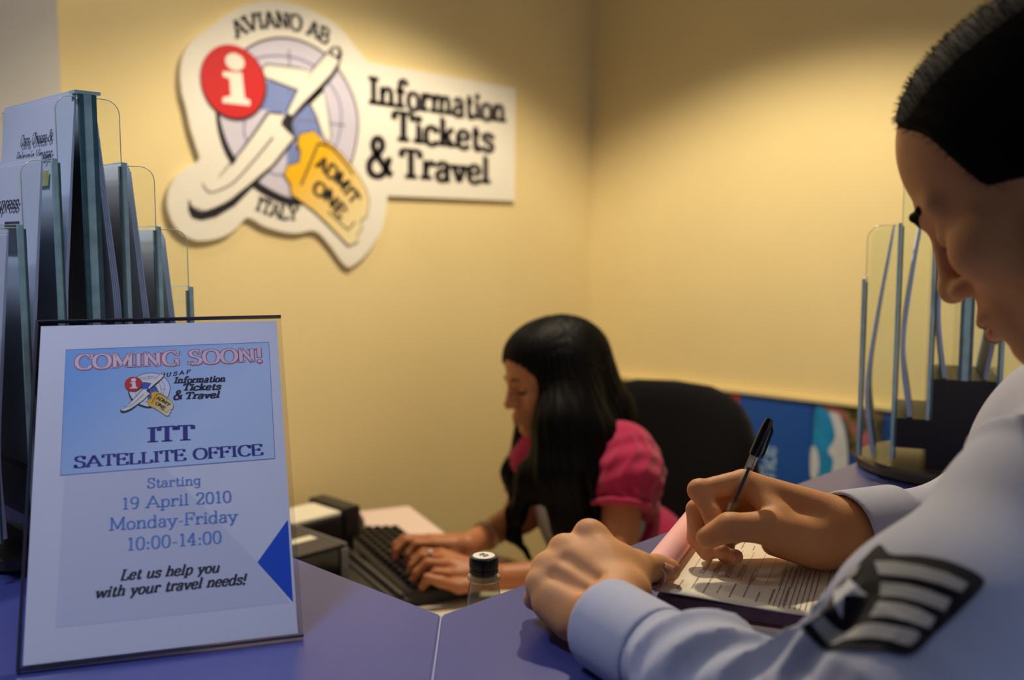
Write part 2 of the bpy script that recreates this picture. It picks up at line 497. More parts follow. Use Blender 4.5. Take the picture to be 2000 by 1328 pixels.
wparent(prism('back_panel', [(IN[0] - .05, IN[1] + .02), (IN[0] - .025, IN[1] + .02), (IN[0] - .025, yL), (IN[0] - .05, yL)], 0, ZT - TH, M['panel']), cl)
wparent(prism('front_panel', [(OUT[0] + .06, OUT[1] + .06), (X1 - .002, OUT[1] + .06), (X1 - .002, OUT[1] + .085), (OUT[0] + .06, OUT[1] + .085)], 0, ZT - TH, M['panel']), cr)
wparent(prism('back_panel', [(IN[0] + .02, IN[1] - .05), (X1 - .002, IN[1] - .05), (X1 - .002, IN[1] - .025), (IN[0] + .02, IN[1] - .025)], 0, ZT - TH, M['panel']), cr)
# light joint strip along the mitre
d = np.array([IN[0] - OUT[0], IN[1] - OUT[1]]); d /= np.linalg.norm(d); nn = np.array([-d[1], d[0]]) * 0.00065
a_, b_ = np.array(OUT) + d * .003, np.array(IN) - d * .001
wparent(prism('joint_strip', [tuple(a_ + nn), tuple(a_ - nn), tuple(b_ - nn), tuple(b_ + nn)], ZT - TH, ZT - .0004, M['lamedge']), cr)

# ================================================================== WALL SIGN (cut-out board with the travel office emblem)
YS = Y1 - 0.014
def L(cx, cy):
    q = ony(320 + cx / 2.4597, cy / 2.4597, YS); return np.array([q[0], q[2]])
def Ls(pts): return [L(*p) for p in pts]
NW = np.array([0, -1.0, 0])

def gradmat(name, c0, c1, p0, p1, rough=0.5):
    """printed colour fade from c0 to c1 between two points (object coordinates)"""
    mt = mat(name, c0, rough)
    nt = mt.node_tree; b = nt.nodes['Principled BSDF']
    tc = nt.nodes.new('ShaderNodeTexCoord')
    p0, p1 = np.array(p0, float), np.array(p1, float); dv = p1 - p0; l2 = dv @ dv
    s = nt.nodes.new('ShaderNodeVectorMath'); s.operation = 'SUBTRACT'; s.inputs[1].default_value = p0
    dt = nt.nodes.new('ShaderNodeVectorMath'); dt.operation = 'DOT_PRODUCT'; dt.inputs[1].default_value = dv / l2
    cr_ = nt.nodes.new('ShaderNodeValToRGB')
    cr_.color_ramp.elements[0].color = (*lin(c0), 1); cr_.color_ramp.elements[1].color = (*lin(c1), 1)
    nt.links.new(tc.outputs['Object'], s.inputs[0]); nt.links.new(s.outputs[0], dt.inputs[0])
    nt.links.new(dt.outputs['Value'], cr_.inputs[0]); nt.links.new(cr_.outputs[0], b.inputs['Base Color'])
    return mt

def text_on(txt, path, cap, weight=.16, thin=.6, serif=.32, slant=0., track=0.):
    """art for lettering running along a 2D path (list of points), sized to fill it"""
    A, wd = text_art(txt, weight, thin, serif, slant, track)
    pth = [np.array(p, float) for p in path]
    if len(pth) > 2: pth = crom(pth, 10)
    seg = [np.linalg.norm(pth[i + 1] - pth[i]) for i in range(len(pth) - 1)]
    cum = np.concatenate([[0], np.cumsum(seg)]); tot = cum[-1]
    def fn(p):
        s_ = p[0] / wd * tot
        i = int(np.clip(np.searchsorted(cum, s_) - 1, 0, len(seg) - 1))
        e = (pth[i + 1] - pth[i]) / seg[i]
        return pth[i] + e * (s_ - cum[i]) + np.array([-e[1], e[0]]) * p[1] * cap
    B = Art(); B.add(A, fn); return B

def emblem(fn, nrm, parent, h, wall=True):
    """fn(x, z, height) -> 3D.  Every printed layer is one flat child."""
    def put(name, art, layer, mt):
        return art.build(name, lambda x, y: fn(x, y, h * layer), mt, parent, nrm)
    ring = crom(Ls([(565, 182), (680, 205), (790, 275), (880, 400), (925, 520), (930, 640), (895, 790), (820, 890), (720, 955), (610, 968), (500, 925), (410, 860), (325, 760), (275, 640), (258, 520), (285, 380), (350, 275), (450, 205)]), 6, True)
    u = np.linalg.norm(L(700, 600) - L(600, 600)) / 100.0       # metres per crop pixel
    A = Art(); A.poly(ring); put('globe', A, 1, M['lav'] if wall else M['paper'])
    A = Art(); A.poly(Ls([(440, 420), (520, 380), (650, 420), (720, 470), (760, 620), (740, 700), (640, 720), (600, 560), (500, 530), (420, 520)]));
    A.poly(Ls([(590, 690), (660, 700), (660, 790), (590, 800)])); put('globe_shading', A, 1.6, M['globeblue'] if wall else M['cobalt'])
    A = Art()
    for c in ([(600, 240), (603, 320), (600, 450)], [(420, 285), (520, 268), (640, 280), (760, 335)], [(770, 360), (840, 480), (850, 600), (820, 720)], [(620, 575), (740, 585), (870, 603)], [(390, 560), (385, 640), (410, 700)], [(630, 600), (635, 700), (620, 800)], [(450, 800), (540, 840), (600, 830)]):
        A = Art(); A.ribbon(crom(Ls(c), 6), 7 * u); put('grid_line', A, 2.2, M['gridline'])
    A = Art(); n_ = len(ring)
    A.ribbon(ring, lambda t: (8 + 26 * max(0, math.sin(math.pi * min(1, max(0, (t - .33) / .5)))) ** 1.2) * u, closed=True)
    put('ring', A, 3, M['ink'])
    # aeroplane
    wingL = [(462, 350), (492, 312), (640, 330), (705, 345), (650, 432), (560, 398), (482, 368)]
    wingR = [(705, 500), (765, 440), (785, 540), (800, 660), (782, 682), (757, 630), (735, 560)]
    fus = [(592, 540), (640, 440), (720, 330), (790, 250), (818, 228), (842, 232), (850, 252), (838, 295), (800, 355), (735, 425), (660, 500), (612, 556)]
    trail = [(500, 538), (578, 545), (560, 600), (622, 660), (520, 790), (400, 892), (290, 975), (200, 1012), (125, 985), (200, 955), (280, 865), (350, 765), (430, 650)]
    A = Art()
    for p in (wingL, wingR, fus): A.ribbon(Ls(p), 13 * u, closed=True)
    A.poly(Ls([(690, 500), (725, 430), (775, 395), (762, 450), (715, 505)]))
    A.ribbon(crom(Ls([(848, 250), (820, 340), (750, 425), (620, 556)]), 5), 20 * u)
    A.poly(Ls([(556, 590), (590, 545), (625, 560), (615, 600), (630, 665), (600, 650), (578, 612)]))
    A.poly(Ls([(118, 955), (142, 1000), (180, 1016), (240, 1000), (320, 958), (400, 893), (520, 788), (625, 660), (635, 672), (530, 800), (432, 895), (340, 988), (250, 1042), (180, 1058), (135, 1046), (118, 1010)]))
    put('aircraft_outline', A, 4, M['ink'])
    A = Art(); A.poly(Ls(wingL)); A.poly(Ls(wingR)); A.poly(Ls(trail)); put('aircraft_wings', A, 5, M['white'])
    A = Art(); A.poly(Ls(fus)); put('aircraft_body', A, 6, M['white'])
    A = Art()
    A.ribbon(crom(Ls([(500, 540), (410, 670), (330, 770), (262, 850)]), 6), 11 * u, 3 * u)
    put('aircraft_line', A, 7, M['ink']); A = Art()
    A.ribbon(crom(Ls([(522, 660), (440, 760), (340, 870), (262, 915), (215, 920), (183, 880)]), 6), 8 * u, 3 * u)
    put('aircraft_line', A, 7, M['ink']); A = Art()
    A.ribbon(Ls([(500, 540), (570, 548)]), 7 * u); put('aircraft_line', A, 7, M['ink']); A = Art()
    A.poly(Ls([(788, 262), (815, 226), (842, 230), (851, 252), (838, 292), (812, 272)]))
    put('nose_cap', A, 7, M['ink'])
    A = Art(); A.disc(L(822, 250), 13 * u, 16 * u, 20); put('cockpit', A, 8, M['white'])
    # ticket
    tk = [(640, 690), (652, 645), (685, 640), (718, 630), (738, 655), (770, 690), (792, 688), (850, 740), (900, 800), (945, 870), (970, 920), (982, 965), (972, 1035), (940, 1062), (948, 1095), (924, 1130), (930, 1158), (886, 1180), (800, 1090), (720, 1012), (610, 932), (605, 880), (576, 840), (592, 798), (648, 782), (656, 730)]
    A = Art(); A.ribbon(Ls(tk), 9 * u, closed=True); put('ticket_outline', A, 8.5, M['ink'])
    q0, q1 = fn(*L(700, 800), 0), fn(*L(900, 1120), 0)
    A = Art(); A.poly(Ls(tk)); put('ticket', A, 9, gradmat('ticket_yellow', (238, 184, 20), (240, 226, 176), q0, q1))
    A = Art()
    A.ribbon(Ls([(655, 890), (738, 690)]), 9 * u); put('ticket_border', A, 10, M['ink']); A = Art(); A.ribbon(crom(Ls([(735, 690), (800, 712), (870, 790), (905, 840)]), 5), 9 * u)
    put('ticket_border', A, 10, M['ink']); A = Art()
    A.ribbon(Ls([(785, 1015), (880, 1105)]), 7 * u); A.ribbon(Ls([(880, 1105), (915, 1065)]), 7 * u)
    put('ticket_border', A, 10, M['ink'])
    A = text_on('ADMIT', Ls([(722, 800), (820, 880), (905, 990)]), 58 * u, .25, .8, 0)
    A.add(text_on('ONE', Ls([(706, 920), (782, 976), (842, 1052)]), 56 * u, .25, .8, 0)); put('ticket_lettering', A, 10, M['ink'])
    # information badge
    bc = L(332, 392); rx = np.linalg.norm(L(487, 392) - L(177, 392)) / 2; ry = np.linalg.norm(L(332, 222) - L(332, 564)) / 2
    rr = (rx + ry) / 2
    A = Art(); A.disc(bc + np.array([5, -5]) * u, rr * 1.03); put('badge_outline', A, 8, M['ink'])
    A = Art(); A.disc(bc, rr); put('badge', A, 9, M['red'])
    A = Art(); A.disc(L(338, 298), 41 * u, 32 * u)
    A.poly(Ls([(280, 343), (372, 350), (385, 470), (412, 485), (410, 508), (278, 494), (280, 468), (318, 462), (312, 378), (280, 368)])); put('badge_letter', A, 10, M['white'])
    # words
    sl = 0.0 if wall else 0.22
    A = text_on('Information', Ls([(983, 500), (1640, 590)]), 120 * u, .22, .72, .42, sl)
    A.add(text_on('Tickets', Ls([(1098, 676), (1585, 730)]), 126 * u, .22, .72, .42, sl))
    A.add(text_on('Travel', Ls([(1135, 856), (1565, 884)]), 126 * u, .22, .72, .42, sl))
    A.add(text_on('&', Ls([(975, 846), (1105, 850)]), 164 * u, .22, .72, .3, sl)); put('office_name', A, 3, M['ink'])
    if wall:
        A = text_on('AVIANO AB', Ls([(352, 185), (430, 148), (520, 135), (620, 143), (710, 175), (785, 215)]), 62 * u, .21, .7, .38)
        put('base_name', A, 3, M['ink']); A = Art()
        A.add(text_on('ITALY', Ls([(437, 1008), (530, 1045), (642, 1062)]), 58 * u, .21, .7, .38)); put('country_name', A, 3, M['ink'])
    else:
        A = text_on('U S A F', Ls([(868, 330), (1210, 332)]), 70 * u, .2, .7, .3, .25); put('service_name', A, 3, M['ink'])

M['cobalt'] = mat('print_cobalt', (52, 84, 190), 0.5)
board = [(80, 380), (88, 290), (120, 220), (180, 160), (240, 120), (300, 75), (380, 30), (470, 8), (560, 8), (660, 30), (760, 75), (840, 130), (900, 200), (940, 250), (985, 300)]
board2 = [(1075, 940), (1068, 1010), (1050, 1090), (1010, 1170), (960, 1235), (905, 1278), (882, 1280), (850, 1250), (800, 1180), (730, 1110), (640, 1120), (560, 1110), (480, 1085), (405, 1045), (360, 1085), (310, 1125), (240, 1150), (160, 1155), (100, 1130), (50, 1080), (22, 1010), (20, 940), (45, 870), (100, 815), (170, 770), (155, 700), (130, 620), (108, 520), (88, 450)]
outl = [tuple(p) for p in crom(Ls(board), 4)] + [tuple(L(1690, 425)), tuple(L(1685, 965))] + [tuple(p) for p in crom(Ls(board2), 4)]
sign = thing('wall_sign', 'large white cut-out wall sign with red badge, aircraft and ticket emblem', 'sign', (1.6, YS, 1.7))
wparent(slab('board', outl, lambda x, z: (x, YS, z), 0.012, NW, M['white']), sign)
pv = thing('emblem_tmp', None, None)
emblem(lambda x, z, h_: (x, YS - h_, z), NW, pv, 0.00035)
for c in list(pv.children): wparent(c, sign)

# ================================================================== NOTICE in its slanted holder
BL_, BR_ = onz(38, 1306, ZT + .004), onz(593, 1240, ZT + .004)
es = (BR_ - BL_); NWD = np.linalg.norm(es); es /= NWD
back = -np.cross(es, ZU); th = math.radians(33.5); NHT = 0.308
et = ZU * math.cos(th) + back * math.sin(th)
nrm = np.cross(es, et); nrm /= np.linalg.norm(nrm)
if nrm @ (EYE - BL_) < 0: nrm = -nrm
def N3(s, t, h_=0): return BL_ + es * s + et * t + nrm * h_
def Npx(x, y):
    r = ray(x, y); k = ((BL_ - EYE) @ nrm) / (r @ nrm); q = EYE + k * r - BL_
    return np.array([q @ es, q @ et])
def Nps(pts): return [Npx(*p) for p in pts]
hold = thing('sign_holder', 'clear slanted acrylic sign holder standing at the front of the left counter', 'sign holder', tuple((BL_ + BR_) / 2))
rect = [(0, 0), (NWD, 0), (NWD, NHT), (0, NHT)]
wparent(slab('front_sheet', rect, lambda s, t: N3(s, t, 0.0018), 0.0014, nrm, M['acryplain']), hold)
wparent(slab('back_sheet', rect, lambda s, t: N3(s, t, -0.0016), 0.0018, nrm, M['acryplain']), hold)
foot = [BL_ + es * s + back * b_ for s, b_ in ((0, 0), (NWD, 0), (NWD, .10), (0, .10))]
wparent(prism('foot', [tuple(p[:2]) for p in foot], ZT + .0004, ZT + .0034, M['acryplain']), hold)
M['acrydark'] = mat('acrylic_edge_smoke', (46, 46, 60), 0.2, spec=0.6)
wparent(slab('bottom_edge', [(0, -.0014), (NWD, -.0014), (NWD, .0), (0, .0)], lambda s, t: N3(s, t, 0.002), 0.005, nrm, M['acrydark']), hold)
wparent(slab('left_edge', [(-.0022, -.0025), (0, -.0025), (0, NHT), (-.0022, NHT)], lambda s, t: N3(s, t, 0.002), 0.005, nrm, M['acrydark']), hold)
wparent(slab('top_edge', [(-.0022, NHT), (NWD, NHT), (NWD, NHT + .0012), (-.0022, NHT + .0012)], lambda s, t: N3(s, t, 0.002), 0.005, nrm, M['acrydark']), hold)

note = thing('printed_notice', 'white printed notice with pale blue banner announcing a satellite office opening', 'notice', tuple((BL_ + BR_) / 2))
tmp = thing('tmp2', None, None)
sheet = [(.0022, .002), (NWD - .0045, .002), (NWD - .0045, NHT - .004), (.0022, NHT - .004)]
slab('sheet', sheet, lambda s, t: N3(s, t, -0.0004), 0.0006, nrm, M['paper'], tmp)
def nput(name, art, layer, mt): return art.build(name, lambda x, y: N3(x, y, -0.0004 + 0.00009 * layer), mt, tmp, nrm)
A = Art(); A.poly(Nps([(140, 700), (325, 915), (503, 1098), (566, 1176), (300, 1206), (108, 1226)])); nput('grey_area', A, 1, mat('paper_grey_area', (212, 215, 230), .65))  # flat polygon slightly greyer than the sheet
ban = Nps([(129, 683), (525, 668), (537, 895), (118, 928)])
M['banner'] = gradmat('banner_blue', (118, 172, 232), (196, 216, 242), N3(*Npx(180, 700)), N3(*Npx(360, 850)))
A = Art(); A.poly(ban); nput('banner', A, 2, M['banner'])
A = Art(); A.ribbon(ban, .0006, closed=True); nput('banner_border', A, 3, mat('banner_line', (84, 124, 190), .6))
def ntext(name, txt, a, b, capx, mt, layer=4, **k):
    A_ = text_on(txt, Nps([a, b]), capx * NWD / 540.0, **k); nput(name, A_, layer, mt)
M['outl'] = mat('heading_red_line', (196, 98, 110), .6); M['pale'] = mat('heading_pale_fill', (226, 208, 222), .6)
M['navy'] = mat('heading_navy', (52, 50, 140), .6); M['sky'] = mat('text_sky_blue', (112, 150, 214), .6); M['dk'] = mat('text_dark', (58, 58, 68), .6)
ntext('heading_outline', 'COMING SOON!', (146, 722), (514, 706), 37, M['outl'], 4, weight=.27, thin=.55, serif=.40)
ntext('heading_fill', 'COMING SOON!', (146, 721.5), (514, 705.5), 36, M['pale'], 5, weight=.17, thin=.36, serif=.34)
ntext('office_initials', 'ITT', (288, 864), (380, 859), 36, M['navy'], weight=.20, thin=.4, serif=.44)
ntext('office_line', 'SATELLITE OFFICE', (144, 914), (514, 888), 26, M['navy'], weight=.18, thin=.4, serif=.34)
ntext('starting_line', 'Starting', (287, 953), (393, 946), 22, M['sky'], weight=.13, thin=.45)
ntext('date_line', '19 April 2010', (237, 995), (453, 980), 26, M['sky'], weight=.13, thin=.45)
ntext('days_line', 'Monday-Friday', (213, 1036), (464, 1018), 27, M['sky'], weight=.13, thin=.45)
ntext('hours_line', '10:00-14:00', (247, 1075), (434, 1060), 27, M['sky'], weight=.13, thin=.45)
ntext('slogan_line', 'Let us help you', (234, 1133), (428, 1117), 22, M['dk'], weight=.2, thin=.55, slant=.25)
ntext('slogan_line', 'with your travel needs!', (185, 1168), (480, 1140), 22, M['dk'], weight=.2, thin=.55, slant=.25)
A = Art(); A.poly(Nps([(562, 1015), (503, 1098), (572, 1175)])); nput('blue_triangle', A, 4, mat('triangle_blue', (24, 84, 205), .5))
b0, b1 = L(332, 392), L(1562, 880)
n0, n1 = Npx(260, 750), Npx(427, 774)
k_ = (n1[0] - n0[0]) / (b1[0] - b0[0])
emb = thing('emblem_tmp2', None, None)
emblem(lambda x, z, h_: N3(n0[0] + (x - b0[0]) * k_, n0[1] + (z - b0[1]) * k_ * 1.0, -0.0004 + .00027 + h_), nrm, emb, 0.00004, wall=False)
for c in list(tmp.children) + list(emb.children): wparent(c, note)
for o in (pv, tmp, emb): bpy.data.objects.remove(o)
# ================================================================== LEAFLET RACKS
def fillet_plate(u0, u1, z0, z1, s):
    """end plate outline between u0 (tall side) and u1 (outer side), outer top corner rounded"""
    r = abs(u1 - u0) * .5
    pts = [(u0, z0), (u1, z0)]
    for i in range(7):
        a = math.pi / 2 * i / 6
        pts.append((u1 - s * r + s * r * math.cos(a), z1 - r + r * math.sin(a)))
    pts.append((u0, z1))
    return pts

def make_rack(label, org, ud, wd, sp, st, sf, T0, hp, wlen, base_z, leaf_specs, disc_r, group):
    org, ud, wd = np.array(org), np.array(ud), np.array(wd)
    r = thing('leaflet_rack', label, 'leaflet rack', (org[0] + wd[0] * wlen / 2, org[1] + wd[1] * wlen / 2, base_z))
    f3 = lambda u, wv, z: np.array([*(org[:2] + ud[:2] * u + wd[:2] * wv), z])
    def hexa(name, u0, u1, w0, w1, z0, z1, mt):
        vs = [f3(u, wv, z) for z in (z0, z1) for wv in (w0, w1) for u in (u0, u1)]
        fs = [(0, 2, 3, 1), (4, 5, 7, 6), (0, 1, 5, 4), (2, 6, 7, 3), (0, 4, 6, 2), (1, 3, 7, 5)]
        me = mesh(name, vs, fs)
        bm = bmesh.new(); bm.from_mesh(me); bmesh.ops.recalc_face_normals(bm, faces=bm.faces); bm.to_mesh(me); bm.free()
        return wparent(link(name, me, mt), r)
    F0 = T0 - hp
    # turntable, black stepped body
    c = f3(0, wlen / 2, base_z)
    wparent(lathe('turntable', [(disc_r * .97, 0.0005), (disc_r, .004), (disc_r, .014), (disc_r * .96, .018)], M['turn'], n=48, loc=c), r)
    hexa('stepped_body', -sp, sp, .004, wlen - .004, base_z + .018, F0, M['black'])
    for s in (1, -1):
        for i in (1, 2):
            z1 = F0 - i * sf
            if z1 > base_z + .05:
                hexa('step', s * i * sp + s * .0002, s * (i + 1) * sp, .004, wlen - .004, base_z + .045, z1, M['black'])
    for s in (1, -1):
        for k in range(4):
            u = s * k * sp if k else s * .0065
            zt, zb = T0 - k * st, F0 - min(k, 2) * sf + .0005
            hexa('divider', u - .0012, u + .0012, .003, wlen, zb, zt, M['acry'])
            e_ = hexa('edge_strip', u - .0022, u + .0022, -.0015, .0028, zb, zt, M['edgedark' if k == 0 else 'edge'])
            hexa('edge_strip', u - s * .0042 - .0012, u - s * .0042 + .0012, -.0010, .0022, zb, zt - .004, M['edge' if k == 0 else 'edgedark'])
            hexa('top_edge', u - .0012, u + .0012, .003, wlen, zt, zt + .0008, M['edge'])
        for i in range(3):
            u0, u1 = s * (i * sp + .003), s * ((i + 1) * sp - .003)
            z0, z1 = F0 - i * sf + .001, T0 - i * st - .003
            out = fillet_plate(u0, u1, z0, z1, s)
            for w0 in (.0005, wlen - .003):
                q = slab('end_plate', out, lambda u, z: f3(u, w0, z), .0018, -wd, M['acry'])
                wparent(q, r)
            pts = [f3(u, -.0006, z) for u, z in out[1:]]
            wparent(tube('end_plate_rim', pts, .0005, M['rim'], n=6), r)
    hexa('spine_band', -.0042, .0042, -.0008, .0016, F0, T0 + .002, M['edge'])
    hexa('spine_cap', -.013, .013, -.002, .012, T0 + .0002, T0 + .0035, M['edge'])
    # leaflets: each pocket's sheaf is a thing of its own
    for (s, i, lab, belly, hgt, nsh) in leaf_specs:
        u0, u1 = s * (i * sp + .0105), s * ((i + 1) * sp - .0035)
        z0, zt = F0 - i * sf + .002, F0 - i * sf + hgt
        prof = crom([(u1 - (u1 - u0) * .45 * belly, z0), (u1 - (u1 - u0) * .04 * belly - s * .001, z0 + (zt - z0) * .28), (u0 + (u1 - u0) * (.52 + .1 * belly), z0 + (zt - z0) * .6), (u0, zt)], 7)
        o = thing('leaflet_sheaf', lab, 'leaflets', tuple(f3((u0 + u1) / 2, wlen / 2, z0)), group=group)
        for j in range(nsh):
            off = -s * (.0012 + .0019 * j)
            vs, fs = [], []
            npf = len(prof)
            for (u, z) in prof:
                f_ = (z - z0) / (zt - z0)
                uu = u + off * (.35 + .65 * (1 - f_)) + s * 0.0
                for du in (0, -s * .0015):
                    for wv in (.006 + .0012 * j, wlen - .012): vs.append(f3(uu + du, wv, z + (.003 * j if z == prof[-1][1] else 0)))
            for q in range(npf - 1):
                a, b = 4 * q, 4 * (q + 1)
                fs += [(a, a + 1, b + 1, b), (a + 2, b + 2, b + 3, a + 3), (a, b, b + 2, a + 2), (a + 1, a + 3, b + 3, b + 1)]
            fs += [(0, 2, 3, 1), (4 * npf - 4, 4 * npf - 3, 4 * npf - 1, 4 * npf - 2)]
            me = mesh('leaflet', vs, fs)
            bm = bmesh.new(); bm.from_mesh(me); bmesh.ops.recalc_face_normals(bm, faces=bm.faces); bm.to_mesh(me); bm.free()
            lf = wparent(link('leaflet', me, M['leafpaper']), o)
        o['_prof'] = 0
        leaf_info[(group, s, i)] = (o, prof, f3, s)
    return r, f3
leaf_info = {}
M['turn'] = mat('turntable_dark', (74, 66, 56), 0.3, spec=0.6)
M['rim'] = mat('acrylic_rim', (196, 206, 180), 0.2, spec=0.8)
M['leafpaper'] = mat('leaflet_paper', (214, 220, 240), 0.6, spec=0.3, var=0.02)
spL = 0.0352
o0 = ony(170, 185, 1.0)
rackL, fL = make_rack('clear tiered leaflet rack on the left counter behind the white notice', (o0[0], 1.0, 0), (1, 0, 0), (0, 1, 0), spL, .0655, .0655, o0[2], .31, .215, ZT,
    [(1, 0, 'white leaflet sheaf in the tallest pocket on the right side of the left rack', .35, .306, 4),
     (1, 1, 'white leaflet sheaf in the middle pocket on the right side of the left rack', .35, .302, 4),
     (1, 2, 'white leaflet sheaf in the lowest pocket on the right side of the left rack', .35, .298, 4),
     (-1, 0, 'white leaflet sheaf about cars, cheese and balsamic vinegar in the left rack', .25, .309, 3),
     (-1, 1, 'white leaflet sheaf with a row of small photos in the left rack', .25, .307, 3),
     (-1, 2, 'white leaflet sheaf in the lowest pocket at the photo\'s left edge', .25, .300, 3)], .12, 'leaflets in the left rack')
aR = math.radians(22)
WR, NR = np.array([math.cos(aR), math.sin(aR), 0]), np.array([-math.sin(aR), math.cos(aR), 0])
oR = P(1886, 700, 1.335)
rackR, fR = make_rack('clear tiered leaflet rack with black body on the right counter beside the leaning man', (oR[0], oR[1], 0), NR, WR, .0450, .078, .058, 1.587, .372, .19, ZT,
    [(1, 2, 'curved white leaflet sheaf in the outermost pocket of the right rack, nearest the posters', .9, .325, 3),
     (1, 1, 'curved white leaflet sheaf in the second pocket of the right rack, below the eyebrows', 1.0, .345, 4),
     (1, 0, 'white leaflet sheaf in the tallest far pocket of the right rack, behind the nose', .9, .355, 3),
     (-1, 0, 'white leaflet sheaf in the tallest near pocket of the right rack, behind the mouth', .8, .30, 3)], .14, 'leaflets in the right rack')

# print on the two leaflets that face the camera
def leaf_print(s, i, items):
    o, prof, f3, sg = leaf_info[('leaflets in the left rack', s, i)]
    pr = sorted(prof, key=lambda p: p[1])
    zs = [p[1] for p in pr]; us = [p[0] for p in pr]
    W_ = .197
    def fn(h):
        # a = distance from the sheet's left edge as read (far end), b = distance below the top edge
        def g_(a, b):
            z = zs[-1] - b; u = np.interp(z, zs, us)
            f_ = (z - zs[0]) / (zs[-1] - zs[0])
            return f3(u + s * (.0006 + h), .006 + W_ - a, z)
        return g_
    for name, art, h, mt in items:
        A_ = Art(); A_.add(art)
        wparent(A_.build(name, fn(h), mt, None, np.array([s, -.1, 0.1])), o)
M['leafink'] = mat('leaflet_ink', (52, 50, 66), .6)
M['photoA'] = mat('leaflet_photo_grey', (96, 98, 104), .5, var=.6, vscale=90)
M['photoY'] = mat('leaflet_photo_yellow', (196, 188, 110), .5, var=.3, vscale=60)
M['photoB'] = mat('leaflet_photo_dark', (66, 66, 76), .5, var=.5, vscale=70)
def flip(A_):   # art is y-up; leaflets measure downwards
    B_ = Art(); B_.add(A_, lambda p: (p[0], -p[1])); return B_
t1 = Art()
t1.add(text_on('Cars, Cheese &', [(.060, -.042), (.148, -.042)], .012, .16, .5, .0, .3))
t1.add(text_on('Balsamic Vinegar', [(.050, -.060), (.150, -.060)], .012, .16, .5, .0, .3))
ph = Art(); ph.poly([(.02, .074), (.110, .074), (.110, .090), (.02, .090)])
py = Art(); py.poly([(.113, .072), (.146, .072), (.146, .088), (.113, .088)])
leaf_print(-1, 0, [('heading', flip(t1), .0004, M['leafink']), ('photo_strip', ph, .0004, M['photoA']), ('photo', py, .0005, M['photoY'])])
t2 = text_on('Express', [(.070, -.045), (.145, -.045)], .014, .16, .5, .0, .3)
ph = Art(); ph.poly([(.110, .058), (.152, .058), (.152, .090), (.110, .090)])
ln = Art()
for k in range(6):
    ln.poly([(.03, .105 + .008 * k), (.16 - .02 * (k % 3), .105 + .008 * k), (.16 - .02 * (k % 3), .107 + .008 * k), (.03, .107 + .008 * k)])
leaf_print(-1, 1, [('heading', flip(t2), .0004, M['leafink']), ('photo', ph, .0004, M['photoB'])])

# ================================================================== DESK AND WHAT STANDS ON IT
ZD = 0.74
dk = thing('desk', 'low beige office desk behind the left counter section', 'desk', (1.0, 1.4, 0))
DX0, DX1, DY0, DY1 = 0.575, 1.445, 0.66, 2.012
wparent(boxes('desktop', [(DX0, DX1, DY0, DY1, ZD - .026, ZD)], M['desk'], None, .002), dk)
wparent(boxes('leg_panel', [(DX0 + .02, DX1 - .08, DY1 - .05, DY1 - .025, 0, ZD - .026)], M['desk']), dk)
wparent(boxes('leg_panel', [(DX0 + .02, DX1 - .08, DY0 + .03, DY0 + .055, 0, ZD - .026)], M['desk']), dk)
wparent(boxes('modesty_panel', [(DX0 + .05, DX0 + .07, DY0 + .056, DY1 - .051, .2, ZD - .026)], M['desk']), dk)

def unit2(v): return np.array(v, float) / np.linalg.norm(v)
# keyboard
kA, kB = np.array([1.105, 1.327]), np.array([1.261, 1.757])
kl = np.linalg.norm(kB - kA); kd = (kB - kA) / kl
kang = math.atan2(kd[1], kd[0])
kp = np.array([kd[1], -kd[0]])                       # towards the typist
kc = (kA + kB) / 2 + kp * .075
kb = thing('keyboard', 'black computer keyboard under the seated woman\'s hands', 'keyboard', (kc[0], kc[1], ZD), kang)
def loc_child(o, p): o.parent = p; return o
M['key'] = mat('key_black', (34, 33, 40), .38)
def kbox(name, x0, x1, y0, y1, z0a, z1a, z0b, z1b, mt):
    """wedge: heights given at y0 (a) and y1 (b)"""
    vs = [(x0, y0, z0a), (x1, y0, z0a), (x1, y1, z0b), (x0, y1, z0b), (x0, y0, z1a), (x1, y0, z1a), (x1, y1, z1b), (x0, y1, z1b)]
    fs = [(0, 3, 2, 1), (4, 5, 6, 7), (0, 1, 5, 4), (1, 2, 6, 5), (2, 3, 7, 6), (3, 0, 4, 7)]
    me = mesh(name, vs, fs)
    bm = bmesh.new(); bm.from_mesh(me); bmesh.ops.bevel(bm, geom=list(bm.edges), offset=.0025, segments=2, affect='EDGES'); bm.to_mesh(me); bm.free()
    return link(name, me, mt)
loc_child(kbox('case', -kl / 2, kl / 2, -.075, .075, .0, .013, .004, .030, M['black']), kb)
km = kbox('key', -.0085, .0085, -.0085, .0085, 0, .009, .0, .0105, M['key'])
km.rotation_euler = (math.atan2(.017, .15), 0, 0)
first = True
for rI in range(6):
    for cI in range(16):
        if rI == 0 and 4 <= cI <= 8 and cI != 6: continue
        o = km if first else km.copy()
        if not first: COL.objects.link(o)
        first = False
        y = -.056 + .0205 * rI; x = -kl / 2 + .028 + cI * (kl - .056) / 15
        o.location = (x, y, .0135 + (y + .075) / .15 * .0165)
        o.parent = kb
        if rI == 0 and cI == 6: o.scale = (5.4, 1, 1)

